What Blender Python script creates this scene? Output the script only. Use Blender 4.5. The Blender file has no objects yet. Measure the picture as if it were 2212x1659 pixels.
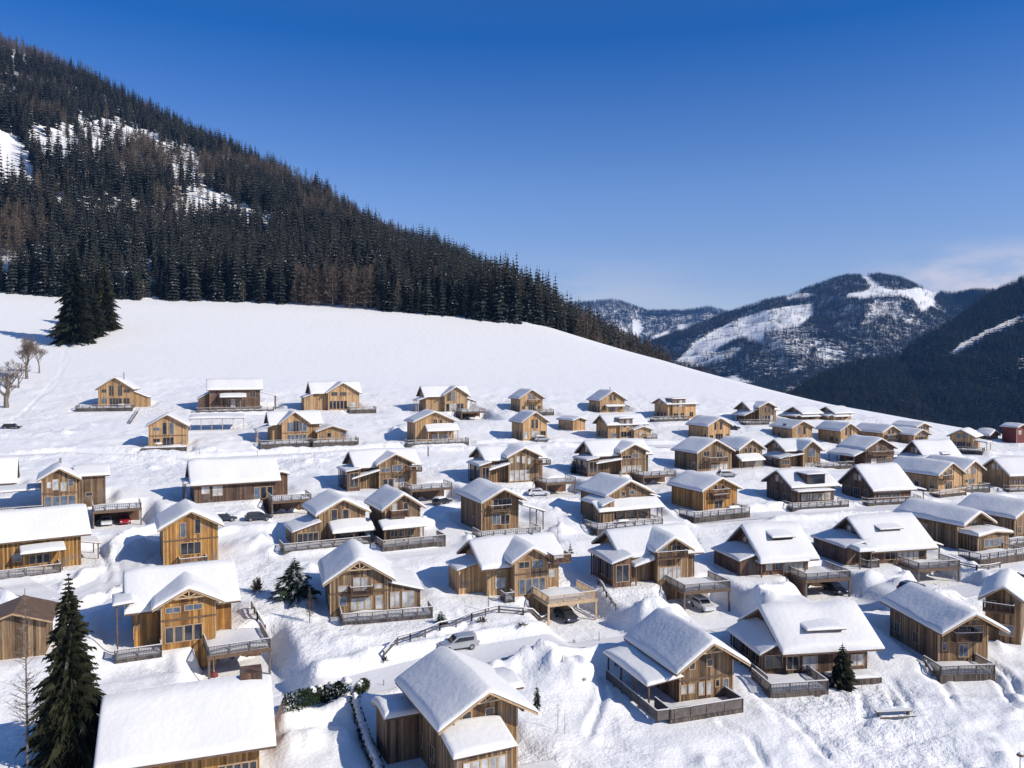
import bpy, math, random
import numpy as np
from mathutils import Vector, Matrix
R = math.radians
random.seed(7); rng = np.random.default_rng(11)
sc = bpy.context.scene
# ---------------------------------------------------------------- camera, sky, sun, exposure
FPX, CX, CY, HY = 1790.0, 1106.0, 829.5, 780.0       # focal length and frame of the photograph (2212 x 1659)
PITCH = -math.atan((CY-HY)/FPX)
cam_d = bpy.data.cameras.new('camera'); cam = bpy.data.objects.new('camera', cam_d)
sc.collection.objects.link(cam); sc.camera = cam
cam_d.sensor_width = 36.0; cam_d.lens = 36.0*FPX/2212.0
cam_d.clip_start = 0.5; cam_d.clip_end = 40000
cam.location = (0, 0, 0); cam.rotation_euler = (math.pi/2+PITCH, 0, 0)
SUN_EL, SUN_AZ = 33.0, 112.0                        # azimuth measured from +Y (view) clockwise
world = bpy.data.worlds.new("World"); sc.world = world; world.use_nodes = True
wn = world.node_tree; wn.nodes.clear()
def N(t, kind, **kw):
    n = t.nodes.new(kind)
    for k, v in kw.items():
        if k.startswith('i_'): n.inputs[k[2:].replace('_', ' ')].default_value = v
        else: setattr(n, k, v)
    return n
wo = N(wn, 'ShaderNodeOutputWorld'); bg = N(wn, 'ShaderNodeBackground'); sky = N(wn, 'ShaderNodeTexSky')
sky.sky_type = 'NISHITA'; sky.sun_disc = False
sky.sun_elevation = R(SUN_EL); sky.sun_rotation = R(SUN_AZ)
sky.altitude = 1800; sky.air_density = 1.0; sky.dust_density = 0.15; sky.ozone_density = 3.2
bg.inputs['Strength'].default_value = 0.135
GRADE = [(0, (1, .84, .86)), (.09, (.92, .80, .85)), (.2, (.66, .75, .94)), (.36, (.07, .44, .88)), (.55, (.35, .62, .92)), (1, (.85, .92, 1))]  # sky tint by elevation; unseen zenith kept brighter as added fill light
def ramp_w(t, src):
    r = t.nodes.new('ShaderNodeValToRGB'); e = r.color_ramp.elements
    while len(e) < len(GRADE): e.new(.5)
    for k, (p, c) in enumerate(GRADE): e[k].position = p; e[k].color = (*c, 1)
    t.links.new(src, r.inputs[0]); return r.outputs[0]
# thin cloud low over the right-hand hills
tc = N(wn, 'ShaderNodeTexCoord'); sep = N(wn, 'ShaderNodeSeparateXYZ'); wn.links.new(tc.outputs['Generated'], sep.inputs[0])
mp = N(wn, 'ShaderNodeMapping'); mp.inputs['Scale'].default_value = (5, 5, 16); wn.links.new(tc.outputs['Generated'], mp.inputs[0])
nz = N(wn, 'ShaderNodeTexNoise'); nz.inputs['Scale'].default_value = 1.3; nz.inputs['Detail'].default_value = 6; nz.inputs['Roughness'].default_value = .55
wn.links.new(mp.outputs[0], nz.inputs['Vector'])
def mr(t, src, a, b, c=0, d=1, smooth=True):
    m = N(t, 'ShaderNodeMapRange'); m.clamp = True
    if smooth: m.interpolation_type = 'SMOOTHSTEP'
    m.inputs[1].default_value = a; m.inputs[2].default_value = b; m.inputs[3].default_value = c; m.inputs[4].default_value = d
    t.links.new(src, m.inputs[0]); return m.outputs[0]
def mul(t, a, b, op='MULTIPLY'):
    m = N(t, 'ShaderNodeMath', operation=op)
    for i, s in enumerate((a, b)):
        if isinstance(s, (int, float)): m.inputs[i].default_value = s
        else: t.links.new(s, m.inputs[i])
    return m.outputs[0]
right = mr(wn, sep.outputs['X'], .35, .47)
low = mul(wn, mr(wn, sep.outputs['Z'], .075, .135, 1, 0), mr(wn, sep.outputs['Z'], .0, .03))
mid = mul(wn, mul(wn, mr(wn, sep.outputs['X'], -.08, .06), mr(wn, sep.outputs['X'], .10, .3, 1, 0)), .22)
noi = mr(wn, nz.outputs['Fac'], .34, .58)
cm = mul(wn, mul(wn, mul(wn, right, mid, 'ADD'), low), noi)
cm = mul(wn, cm, 1.25)
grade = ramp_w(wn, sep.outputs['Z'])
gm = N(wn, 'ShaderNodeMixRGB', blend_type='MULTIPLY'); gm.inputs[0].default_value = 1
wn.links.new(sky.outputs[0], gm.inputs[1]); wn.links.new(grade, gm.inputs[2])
mixc = N(wn, 'ShaderNodeMixRGB'); mixc.inputs[2].default_value = (5.9, 5.5, 5.7, 1)
wn.links.new(cm, mixc.inputs[0]); wn.links.new(gm.outputs[0], mixc.inputs[1])
wn.links.new(mixc.outputs[0], bg.inputs['Color']); wn.links.new(bg.outputs[0], wo.inputs[0])
sun_d = bpy.data.lights.new('sun', 'SUN'); sun_d.energy = 4.5; sun_d.angle = R(.55); sun_d.color = (1, .92, .80)
sun = bpy.data.objects.new('sun', sun_d); sc.collection.objects.link(sun)
az = R(SUN_AZ); to_sun = Vector((math.sin(az)*math.cos(R(SUN_EL)), math.cos(az)*math.cos(R(SUN_EL)), math.sin(R(SUN_EL))))
sun.rotation_euler = (-to_sun).to_track_quat('-Z', 'Y').to_euler()
sc.view_settings.view_transform = 'Standard'; sc.view_settings.look = 'None'; sc.view_settings.gamma = 1
sc.view_settings.exposure = 0.15
sc.render.engine = 'CYCLES'; sc.cycles.use_denoising = True
sc.cycles.max_bounces = 6; sc.cycles.diffuse_bounces = 3; sc.cycles.glossy_bounces = 2; sc.cycles.transmission_bounces = 2
sc.cycles.transparent_max_bounces = 8; sc.cycles.volume_bounces = 0
# ---------------------------------------------------------------- photograph ray -> place
cp_, sp_ = math.cos(PITCH), math.sin(PITCH)
def ray(px, py):
    a = (px-CX)/FPX; b = -(py-CY)/FPX
    return (a, cp_-b*sp_, sp_+b*cp_)
def W(px, py, D):
    x, y, z = ray(px, py); k = D/y
    return Vector((x*k, D, z*k))
def proj(x, y, z):
    zc = y*cp_+z*sp_; yc = -y*sp_+z*cp_
    return CX+FPX*x/zc, CY-FPX*yc/zc
# ---------------------------------------------------------------- terrain
def _hash(ix, iy, s):
    h = (ix*374761393+iy*668265263+s*974634777) & 0xffffffff
    h = ((h ^ (h >> 13))*1274126177) & 0xffffffff
    return ((h ^ (h >> 16)) & 0xffff)/65535.0
def vnoise(x, y, scale, s=0):
    x = np.asarray(x, float)/scale; y = np.asarray(y, float)/scale
    ix = np.floor(x).astype(np.int64); iy = np.floor(y).astype(np.int64)
    fx = x-ix; fy = y-iy; fx = fx*fx*(3-2*fx); fy = fy*fy*(3-2*fy)
    a = _hash(ix, iy, s); b = _hash(ix+1, iy, s); c = _hash(ix, iy+1, s); d = _hash(ix+1, iy+1, s)
    return (a*(1-fx)+b*fx)*(1-fy)+(c*(1-fx)+d*fx)*fy*1.0-.5
def fbm(x, y, scale, s=0, o=3):
    t = 0; a = 1.0
    for i in range(o):
        t = t+a*vnoise(x, y, scale, s+i*7); scale *= .47; a *= .5
    return t
def sstep(a, b, v):
    t = np.clip((v-a)/(b-a), 0, 1); return t*t*(3-2*t)
_cr = [(-3000, 4000), (-300, 900), (0, 452), (13, 430), (70, 365), (121, 293), (159, 258), (230, 205), (420, 60), (600, -200)]
CRX = np.array([p[0] for p in _cr], float); CRY = np.array([p[1] for p in _cr], float)
def crest_d(x, y):
    cy = np.interp(x, CRX, CRY)
    return (y-cy)*.78                                  # metres beyond the crest
def base_h(x, y):
    x = np.asarray(x, float); y = np.asarray(y, float)
    yy = np.minimum(y, 455)
    z = -39.6-.0365*np.clip(x, -400, 300)+.0742*y+.00045*np.maximum(0, yy-200)**2+np.maximum(0, y-455)*.17
    d = np.maximum(0, crest_d(x, y))
    z = z-np.where(d < 40, d*d*.006, 9.6+(d-40)*.48)
    return np.maximum(z, -170)
def ground_hit(px, py):
    r = ray(px, py); lo, hi = 30.0, 460.0
    t = 30.0
    while t < 460:
        if r[2]/r[1]*t < float(base_h(r[0]/r[1]*t, t)): break
        t += 2.0
    a, b = t-2, t
    for _ in range(25):
        m = (a+b)/2
        if r[2]/r[1]*m < float(base_h(r[0]/r[1]*m, m)): b = m
        else: a = m
    return Vector((r[0]/r[1]*b, b, r[2]/r[1]*b))
PADS = []      # (cx, cy, yaw, x0, x1, y0, y1, z, blend)
HEAPS = []; PATHS = []
ROADS = []     # (pts(list of xy), half width)
def pad_apply(x, y, z):
    for (cx, cy, yaw, x0, x1, y0, y1, zp, bl) in PADS:
        rad = math.hypot(max(abs(x0), abs(x1)), max(abs(y0), abs(y1)))+bl+1
        m = (np.abs(x-cx) < rad) & (np.abs(y-cy) < rad)
        if not m.any(): continue
        dx = x[m]-cx; dy = y[m]-cy; c, s = math.cos(-yaw), math.sin(-yaw)
        lx = dx*c-dy*s; ly = dx*s+dy*c
        qx = np.maximum(np.maximum(x0-lx, lx-x1), 0); qy = np.maximum(np.maximum(y0-ly, ly-y1), 0)
        w = 1-sstep(0, bl, np.hypot(qx, qy))
        z[m] = z[m]*(1-w)+zp*w
    return z
def road_d(x, y, pts):
    d = np.full(x.shape, 1e9); zz = np.zeros(x.shape)
    for (ax, ay), (bx, by) in zip(pts[:-1], pts[1:]):
        vx, vy = bx-ax, by-ay; L2 = vx*vx+vy*vy
        t = np.clip(((x-ax)*vx+(y-ay)*vy)/L2, 0, 1)
        q = np.hypot(x-ax-t*vx, y-ay-t*vy)
        d = np.minimum(d, q)
    return d
def height(x, y):
    x = np.atleast_1d(np.asarray(x, float)).copy(); y = np.atleast_1d(np.asarray(y, float)).copy()
    z = base_h(x, y)
    vill = (1-sstep(285, 330, y))*(1-sstep(-6, 6, crest_d(x, y)))
    rough = vill*(.55+.45*sstep(-.15, .25, vnoise(x, y, 31, 3)))
    fore = sstep(8, 30, x)*(1-sstep(82, 100, y))                      # trampled slope at the lower right
    z = z+vill*1.0*fbm(x, y, 24, 1, 2)+rough*.62*fbm(x, y, 4.6, 5, 4)+fore*.34*fbm(x*1.0+y*.6, y, 1.5, 9, 3)
    z = z+vill*(y > 60)*.16*np.maximum(0, fbm(x, y, 1.7, 21, 2))
    z = z+(1-vill)*.5*fbm(x, y, 60, 31, 2)*(1-sstep(400, 450, y))
    for pts, hw in ROADS:
        d = road_d(x, y, pts)
        zr = base_h(x, y)-.35
        w = 1-sstep(hw-.2, hw+1.6, d); z = z*(1-w)+zr*w
        bk = np.exp(-((d-hw-1.9)/.95)**2)                             # ploughed snow bank beside the road
        z = z+bk*(.55+.75*np.abs(fbm(x, y, 3.1, 41, 3)))
    for (hx0, hy0, am, rr) in HEAPS:
        m = (np.abs(x-hx0) < rr*2.5) & (np.abs(y-hy0) < rr*2.5)
        if m.any():
            q = np.hypot(x[m]-hx0, y[m]-hy0)/rr
            z[m] += am*np.exp(-q*q*1.2)*(1+1.5*fbm(x[m], y[m], 2.2, 55, 4))
    z = pad_apply(x, y, z)
    for pts in PATHS:
        X = [p[0] for p in pts]; Y = [p[1] for p in pts]
        m = (x > min(X)-2) & (x < max(X)+2) & (y > min(Y)-2) & (y < max(Y)+2)
        if m.any():
            d = road_d(x[m]+.5*vnoise(x[m], y[m], 3, 8), y[m], pts); z[m] += (-.34*np.exp(-(d/.34)**2)+.13*np.exp(-((d-.75)/.3)**2))*np.where(y[m] > 240, .55, .85)
    return z
def gz(x, y): return float(height(x, y)[0])
# ---------------------------------------------------------------- materials
def newmat(name):
    m = bpy.data.materials.new(name); m.use_nodes = True; t = m.node_tree; t.nodes.clear()
    o = N(t, 'ShaderNodeOutputMaterial'); b = N(t, 'ShaderNodeBsdfPrincipled'); t.links.new(b.outputs[0], o.inputs[0])
    return m, t, b
def ramp(t, src, stops):
    r = N(t, 'ShaderNodeValToRGB'); e = r.color_ramp.elements
    while len(e) < len(stops): e.new(.5)
    for k, (p, c) in enumerate(stops): e[k].position = p; e[k].color = (*c, 1)
    t.links.new(src, r.inputs[0]); return r.outputs[0]
def plain(name, c, rough=.7, metal=0, var=.12, scale=3.0):
    m, t, b = newmat(name)
    co = N(t, 'ShaderNodeTexCoord'); n = N(t, 'ShaderNodeTexNoise'); n.inputs['Scale'].default_value = scale; n.inputs['Detail'].default_value = 4
    t.links.new(co.outputs['Object'], n.inputs['Vector'])
    col = ramp(t, n.outputs['Fac'], [(.3, [v*(1-var) for v in c]), (.7, [min(1, v*(1+var)) for v in c])])
    t.links.new(col, b.inputs['Base Color']); b.inputs['Roughness'].default_value = rough; b.inputs['Metallic'].default_value = metal
    return m
def snowmat(name, c=(.87, .865, .855), fine=3.2, fd=.10, big=.35, bd=.25):
    m, t, b = newmat(name)
    g = N(t, 'ShaderNodeNewGeometry')
    n1 = N(t, 'ShaderNodeTexNoise'); n1.inputs['Scale'].default_value = fine; n1.inputs['Detail'].default_value = 5
    n2 = N(t, 'ShaderNodeTexNoise'); n2.inputs['Scale'].default_value = big; n2.inputs['Detail'].default_value = 3
    for n in (n1, n2): t.links.new(g.outputs['Position'], n.inputs['Vector'])
    b1 = N(t, 'ShaderNodeBump'); b1.inputs['Distance'].default_value = fd; b1.inputs['Strength'].default_value = .7
    b2 = N(t, 'ShaderNodeBump'); b2.inputs['Distance'].default_value = bd; b2.inputs['Strength'].default_value = .6
    t.links.new(n1.outputs['Fac'], b1.inputs['Height']); t.links.new(n2.outputs['Fac'], b2.inputs['Height'])
    t.links.new(b2.outputs[0], b1.inputs['Normal']); t.links.new(b1.outputs[0], b.inputs['Normal'])
    col = ramp(t, n2.outputs['Fac'], [(.3, [v*.975 for v in c]), (.7, c)])
    t.links.new(col, b.inputs['Base Color']); b.inputs['Roughness'].default_value = .55
    b.inputs['Specular IOR Level'].default_value = .25
    return m
def woodmat(name, cols, bw=.24):
    """vertical boards: one random tone per board, grain and weathering streaks running down"""
    m, t, b = newmat(name)
    co = N(t, 'ShaderNodeTexCoord'); s = N(t, 'ShaderNodeSeparateXYZ'); t.links.new(co.outputs['Object'], s.inputs[0])
    k = mul(t, mul(t, s.outputs['X'], s.outputs['Y'], 'ADD'), 1/bw)
    fl = mul(t, k, 0, 'FLOOR'); fr = mul(t, k, 1.0, 'FRACT')
    wnz = N(t, 'ShaderNodeTexWhiteNoise', noise_dimensions='1D'); t.links.new(fl, wnz.inputs['W'])
    mpn = N(t, 'ShaderNodeMapping'); mpn.inputs['Scale'].default_value = (5, 5, .55); t.links.new(co.outputs['Object'], mpn.inputs[0])
    n = N(t, 'ShaderNodeTexNoise'); n.inputs['Scale'].default_value = 1.3; n.inputs['Detail'].default_value = 5; t.links.new(mpn.outputs[0], n.inputs['Vector'])
    n3 = N(t, 'ShaderNodeTexNoise'); n3.inputs['Scale'].default_value = .35; t.links.new(co.outputs['Object'], n3.inputs['Vector'])
    f = mul(t, mul(t, mul(t, wnz.outputs[0], .62), mul(t, n.outputs['Fac'], .65), 'ADD'), mul(t, n3.outputs['Fac'], .35), 'ADD')
    f = mul(t, f, .40, 'SUBTRACT')
    col = ramp(t, mul(t, f, 1.15), [(0, cols[0]), (.35, cols[1]), (.65, cols[2]), (1, cols[3])])
    gap = mr(t, fr, .0, .14, .35, 1)
    oi = N(t, 'ShaderNodeObjectInfo')
    tint = ramp(t, oi.outputs['Random'], [(0, (.62, .60, .62)), (.3, (1.0, .93, .86)), (.55, (.80, .82, .85)), (.8, (1.12, 1.0, .88)), (1, (.72, .66, .60))])
    tm = N(t, 'ShaderNodeMixRGB', blend_type='MULTIPLY'); tm.inputs[0].default_value = .85; t.links.new(col, tm.inputs[1]); t.links.new(tint, tm.inputs[2])
    wz = N(t, 'ShaderNodeTexNoise'); wz.inputs['Scale'].default_value = .5; wz.inputs['Detail'].default_value = 6; t.links.new(co.outputs['Object'], wz.inputs['Vector'])
    gm_ = N(t, 'ShaderNodeMixRGB'); gm_.inputs[2].default_value = (.16, .135, .115, 1); t.links.new(mr(t, wz.outputs['Fac'], .50, .68, 0, .6), gm_.inputs[0]); t.links.new(tm.outputs[0], gm_.inputs[1]); col = gm_.outputs[0]
    mx = N(t, 'ShaderNodeMixRGB', blend_type='MULTIPLY'); mx.inputs[0].default_value = 1
    t.links.new(col, mx.inputs[1]); t.links.new(gap, mx.inputs[2]); t.links.new(mx.outputs[0], b.inputs['Base Color'])
    bp = N(t, 'ShaderNodeBump'); bp.inputs['Distance'].default_value = .02; t.links.new(gap, bp.inputs['Height']); t.links.new(bp.outputs[0], b.inputs['Normal'])
    b.inputs['Roughness'].default_value = .75
    return m
M = {}
M['snow'] = snowmat('ground_snow')
def trampled(m):
    t = m.node_tree; b = t.nodes['Principled BSDF']; last = b.inputs['Normal'].links[0].from_node
    g = N(t, 'ShaderNodeNewGeometry'); a = N(t, 'ShaderNodeAttribute', attribute_name='rough')
    prev = last
    for sc_, d, w in ((.55, .8, .8), (1.9, .34, .75)):
        n = N(t, 'ShaderNodeTexNoise'); n.inputs['Scale'].default_value = sc_; n.inputs['Detail'].default_value = 4; n.inputs['Roughness'].default_value = .6
        t.links.new(g.outputs['Position'], n.inputs['Vector'])
        bp = N(t, 'ShaderNodeBump'); bp.inputs['Distance'].default_value = d; t.links.new(mul(t, a.outputs['Fac'], w), bp.inputs['Strength'])
        t.links.new(n.outputs['Fac'], bp.inputs['Height']); t.links.new(prev.outputs[0], bp.inputs['Normal']); prev = bp
    t.links.new(prev.outputs[0], b.inputs['Normal'])
trampled(M['snow'])
M['roofsnow'] = snowmat('roof_snow', (.75, .748, .742), 2.0, .05, .5, .12)
M['packed'] = snowmat('packed_snow', (.70, .70, .71), 2.2, .06, .8, .06)
M['w0'] = woodmat('orange_larch_boards', [(.09, .045, .016), (.27, .135, .036), (.44, .24, .062), (.64, .42, .16)])
M['w1'] = woodmat('brown_weathered_boards', [(.045, .029, .018), (.15, .092, .046), (.29, .185, .095), (.52, .38, .22)])
M['w2'] = woodmat('pale_tan_boards', [(.22, .12, .055), (.42, .26, .12), (.55, .37, .19), (.68, .50, .31)], .28)
M['w3'] = woodmat('dark_brown_boards', [(.04, .024, .018), (.10, .055, .035), (.17, .095, .06), (.27, .16, .10)])
M['deckwood'] = woodmat('grey_brown_deck_boards', [(.04, .033, .030), (.085, .070, .060), (.135, .112, .098), (.19, .16, .14)])
M['trim'] = plain('dark_trim', (.13, .08, .05), .7, 0, .25, 2)
M['beam'] = plain('pale_timber', (.50, .36, .22), .7, 0, .2, 2)
M['railwood'] = plain('grey_rail_timber', (.115, .098, .09), .8, 0, .3, 2)
M['red'] = plain('red_render', (.14, .025, .025), .7)
M['stone'] = plain('grey_plaster', (.36, .34, .31), .9, 0, .15, 1)
M['metal'] = plain('dull_metal', (.28, .29, .31), .45, .6)
def glass(name, c, rough):
    m = plain(name, c, rough, 0, .5, .9); m.node_tree.nodes['Principled BSDF'].inputs['Specular IOR Level'].default_value = .8; return m
M['glass'] = glass('dark_glass', (.022, .028, .04), .08)
M['curtain'] = glass('curtained_glass', (.42, .43, .44), .25)
M['painted_sheen'] = glass('glass_painted_blue_reflection', (.10, .135, .19), .12)  # blue reflection is painted into the base colour of these panes
M['frame'] = plain('window_frame_timber', (.42, .29, .17), .6, 0, .2, 3)
M['bark'] = plain('bark', (.075, .05, .035), .9, 0, .35, 4)
M['greybark'] = plain('grey_bark', (.16, .13, .105), .9, 0, .3, 4)
M['tyre'] = plain('tyre_rubber', (.02, .02, .02), .85)
M['rim'] = plain('alloy_rim', (.45, .46, .48), .35, .8)
M['lampred'] = plain('tail_lamp', (.35, .02, .02), .3)
M['lampclear'] = plain('head_lamp', (.6, .62, .65), .15)
def foliage(name, dark, light, snow=.0, snowlo=.62):
    m, t, b = newmat(name)
    co = N(t, 'ShaderNodeTexCoord'); oi = N(t, 'ShaderNodeObjectInfo')
    g = N(t, 'ShaderNodeNewGeometry')
    n = N(t, 'ShaderNodeTexNoise'); n.inputs['Scale'].default_value = 1.4; n.inputs['Detail'].default_value = 4
    t.links.new(g.outputs['Position'], n.inputs['Vector'])
    f = mul(t, mul(t, n.outputs['Fac'], .8), mul(t, oi.outputs['Random'], .5), 'ADD')
    col = ramp(t, mul(t, f, .2, 'SUBTRACT'), [(.15, dark), (.8, light)])
    if snow > 0:
        n2 = N(t, 'ShaderNodeTexNoise'); n2.inputs['Scale'].default_value = .9; n2.inputs['Detail'].default_value = 5; t.links.new(g.outputs['Position'], n2.inputs['Vector'])
        sn = N(t, 'ShaderNodeSeparateXYZ'); t.links.new(g.outputs['Normal'], sn.inputs[0])
        up = mr(t, mul(t, sn.outputs['Z'], 1, 'ABSOLUTE'), .2, .7)
        fac = mul(t, mul(t, mr(t, n2.outputs['Fac'], snowlo-.06, snowlo+.05), up), snow)
        mx = N(t, 'ShaderNodeMixRGB'); mx.inputs[2].default_value = (.8, .82, .86, 1)
        t.links.new(fac, mx.inputs[0]); t.links.new(col, mx.inputs[1]); col = mx.outputs[0]
    t.links.new(col, b.inputs['Base Color']); b.inputs['Roughness'].default_value = .85; b.inputs['Specular IOR Level'].default_value = .15
    return m
M['spruce'] = foliage('spruce_needles', (.009, .014, .014), (.042, .050, .043), .7, .68)
M['spruce_dark'] = foliage('dark_spruce_needles', (.007, .010, .006), (.034, .036, .018), .25, .68)
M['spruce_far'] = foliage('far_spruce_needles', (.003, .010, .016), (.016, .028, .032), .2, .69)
M['larch'] = foliage('bare_larch_twigs', (.055, .046, .037), (.185, .145, .11))
M['hedge'] = foliage('hedge_leaves', (.012, .024, .008), (.045, .065, .022))
M['twig'] = plain('bare_twigs', (.17, .13, .10), .9, 0, .3, 3)
M['dusted'] = foliage('snow_dusted_needles', (.010, .022, .014), (.045, .062, .04), .95, .57)
def paint(name, c):
    m = plain(name, c, .28, .25, .06, 1); m.node_tree.nodes['Principled BSDF'].inputs['Coat Weight'].default_value = .6; return m
M['p_silver'] = paint('silver_paint', (.42, .43, .45)); M['p_white'] = paint('white_paint', (.75, .76, .78))
M['p_dark'] = paint('dark_blue_grey_paint', (.03, .04, .055)); M['p_red'] = paint('red_paint', (.35, .02, .03)); M['p_black'] = paint('black_paint', (.015, .015, .02))
# ---------------------------------------------------------------- mesh helpers
COL = sc.collection
class MB:
    def __init__(s): s.v = []; s.f = []
    def add(s, vs, fs):
        o = len(s.v); s.v += [tuple(p) for p in vs]; s.f += [tuple(i+o for i in f) for f in fs]; return s
    def box(s, x0, x1, y0, y1, z0, z1):
        if x1 < x0: x0, x1 = x1, x0
        if y1 < y0: y0, y1 = y1, y0
        return s.add([(x0,y0,z0),(x1,y0,z0),(x1,y1,z0),(x0,y1,z0),(x0,y0,z1),(x1,y0,z1),(x1,y1,z1),(x0,y1,z1)],
                     [(0,3,2,1),(4,5,6,7),(0,1,5,4),(1,2,6,5),(2,3,7,6),(3,0,4,7)])
    def prism(s, ring0, ring1):
        n = len(ring0)
        return s.add(list(ring0)+list(ring1), [tuple(range(n-1, -1, -1)), tuple(range(n, 2*n))]+[(i, (i+1) % n, n+(i+1) % n, n+i) for i in range(n)])
    def bar(s, a, b, w, h=None):
        a = Vector(a); b = Vector(b); h = h or w; d = (b-a).normalized()
        u = d.cross(Vector((0, 0, 1)));
        if u.length < .01: u = Vector((1, 0, 0))
        u.normalize(); v = u.cross(d)
        q = [u*w/2+v*h/2, -u*w/2+v*h/2, -u*w/2-v*h/2, u*w/2-v*h/2]
        return s.prism([a+p for p in q], [b+p for p in q])
    def tube(s, a, b, r0, r1, n=7):
        a = Vector(a); b = Vector(b); d = (b-a)
        if d.length < 1e-5: return s
        d.normalize(); u = d.orthogonal().normalized(); v = d.cross(u)
        cs = [(math.cos(2*math.pi*k/n), math.sin(2*math.pi*k/n)) for k in range(n)]
        return s.prism([a+(u*c+v*q)*r0 for c, q in cs], [b+(u*c+v*q)*r1 for c, q in cs])
    def build(s, name, mat, parent=None, smooth=False, loc=None):
        me = bpy.data.meshes.new(name); me.from_pydata([tuple(p) for p in s.v], [], s.f); me.materials.append(mat)
        if smooth: me.polygons.foreach_set('use_smooth', [True]*len(me.polygons))
        me.update(); o = bpy.data.objects.new(name, me); COL.objects.link(o)
        if parent: o.parent = parent
        if loc is not None: o.location = loc
        return o
def tag(o, label=None, cat=None, group=None, kind=None):
    if label: o['label'] = label
    if cat: o['category'] = cat
    if group: o['group'] = group
    if kind: o['kind'] = kind
    return o
def empty(name, loc, rz=0, label=None, cat=None, group=None):
    o = bpy.data.objects.new(name, None); COL.objects.link(o); o.location = loc; o.rotation_euler = (0, 0, rz)
    o.empty_display_size = .3
    return tag(o, label, cat, group)
def grid_mesh(name, V, nr, nc, mat, smooth=True, parent=None):
    """V: (nr*nc,3) array"""
    me = bpy.data.meshes.new(name)
    i = np.arange(nr-1)[:, None]*nc+np.arange(nc-1)[None, :]
    F = np.stack([i, i+1, i+nc+1, i+nc], -1).reshape(-1, 4)
    me.vertices.add(len(V)); me.vertices.foreach_set('co', np.asarray(V, np.float32).ravel())
    me.loops.add(F.size); me.loops.foreach_set('vertex_index', F.ravel().astype(np.int32))
    me.polygons.add(len(F)); me.polygons.foreach_set('loop_start', np.arange(0, F.size, 4, dtype=np.int32)); me.polygons.foreach_set('loop_total', np.full(len(F), 4, np.int32))
    me.update(calc_edges=True); me.validate()
    if smooth: me.polygons.foreach_set('use_smooth', np.ones(len(me.polygons), bool))
    me.materials.append(mat); o = bpy.data.objects.new(name, me); COL.objects.link(o)
    if parent: o.parent = parent
    return o
# ---------------------------------------------------------------- chalets
NSEED = [0]
def snow_slab(name, P, us, vs, zfun, T, parent, seed=0, lump=.07, skirt=.06):
    """snow lying on a roof: P(u,v,z) maps to local space; zfun(u) is the roof surface; rounded lips on every side"""
    nu, nv = len(us), len(vs)
    u0, u1, v0, v1 = us[0], us[-1], vs[0], vs[-1]
    U, V_ = np.meshgrid(us, vs)
    def lip(d, r=.34): t = np.clip(d/r, 0, 1); return np.sqrt(np.maximum(0, 1-(1-t)**2))
    dv = np.minimum(V_-v0, v1-V_)
    e = lip(np.minimum(U-u0, u1-U))*lip(dv)*((.50+.50*sstep(0, 1.7, dv)) if v1-v0 > 4 else 1)
    T = T*(.60+.26*((seed*37 % 11)/10)); t = T*(.22+.78*e)*(1+lump*4*vnoise(U+seed*17.3, V_+seed*5.1, 2.6, seed)+.35*np.clip(vnoise(U, V_+seed*3.3, 4.5, seed+2)*2, -1, 1))+lump*vnoise(U, V_, .9, seed+5)*e
    Z = zfun(U)+t
    pts = [P(u, v, z) for u, v, z in zip(U.ravel(), V_.ravel(), Z.ravel())]
    fs = []
    for j in range(nv-1):
        for i in range(nu-1):
            a = j*nu+i; fs.append((a, a+1, a+nu+1, a+nu))
    ring = [i for i in range(nu)]+[j*nu+nu-1 for j in range(1, nv)]+[(nv-1)*nu+i for i in range(nu-2, -1, -1)]+[j*nu for j in range(nv-2, 0, -1)]
    o = len(pts); zf = zfun(U).ravel()-.03; Uf, Vf = U.ravel(), V_.ravel()
    for k in ring: pts.append(P(Uf[k], Vf[k], zf[k]))
    n = len(ring)
    for k in range(n): fs.append((ring[k], o+k, o+(k+1) % n, ring[(k+1) % n]))
    # closed underside
    m = MB(); m.v = pts; m.f = fs
    ob = m.build(name, M['roofsnow'], parent, smooth=True)
    return ob
def dense(a, b, step, edge=(.0, .1, .25, .45)):
    mid = max(3, int((b-a-1.0)/step)+1)
    return np.array([a+e for e in edge]+list(np.linspace(a+.7, b-.7, mid))+[b-e for e in edge[::-1]])
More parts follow.
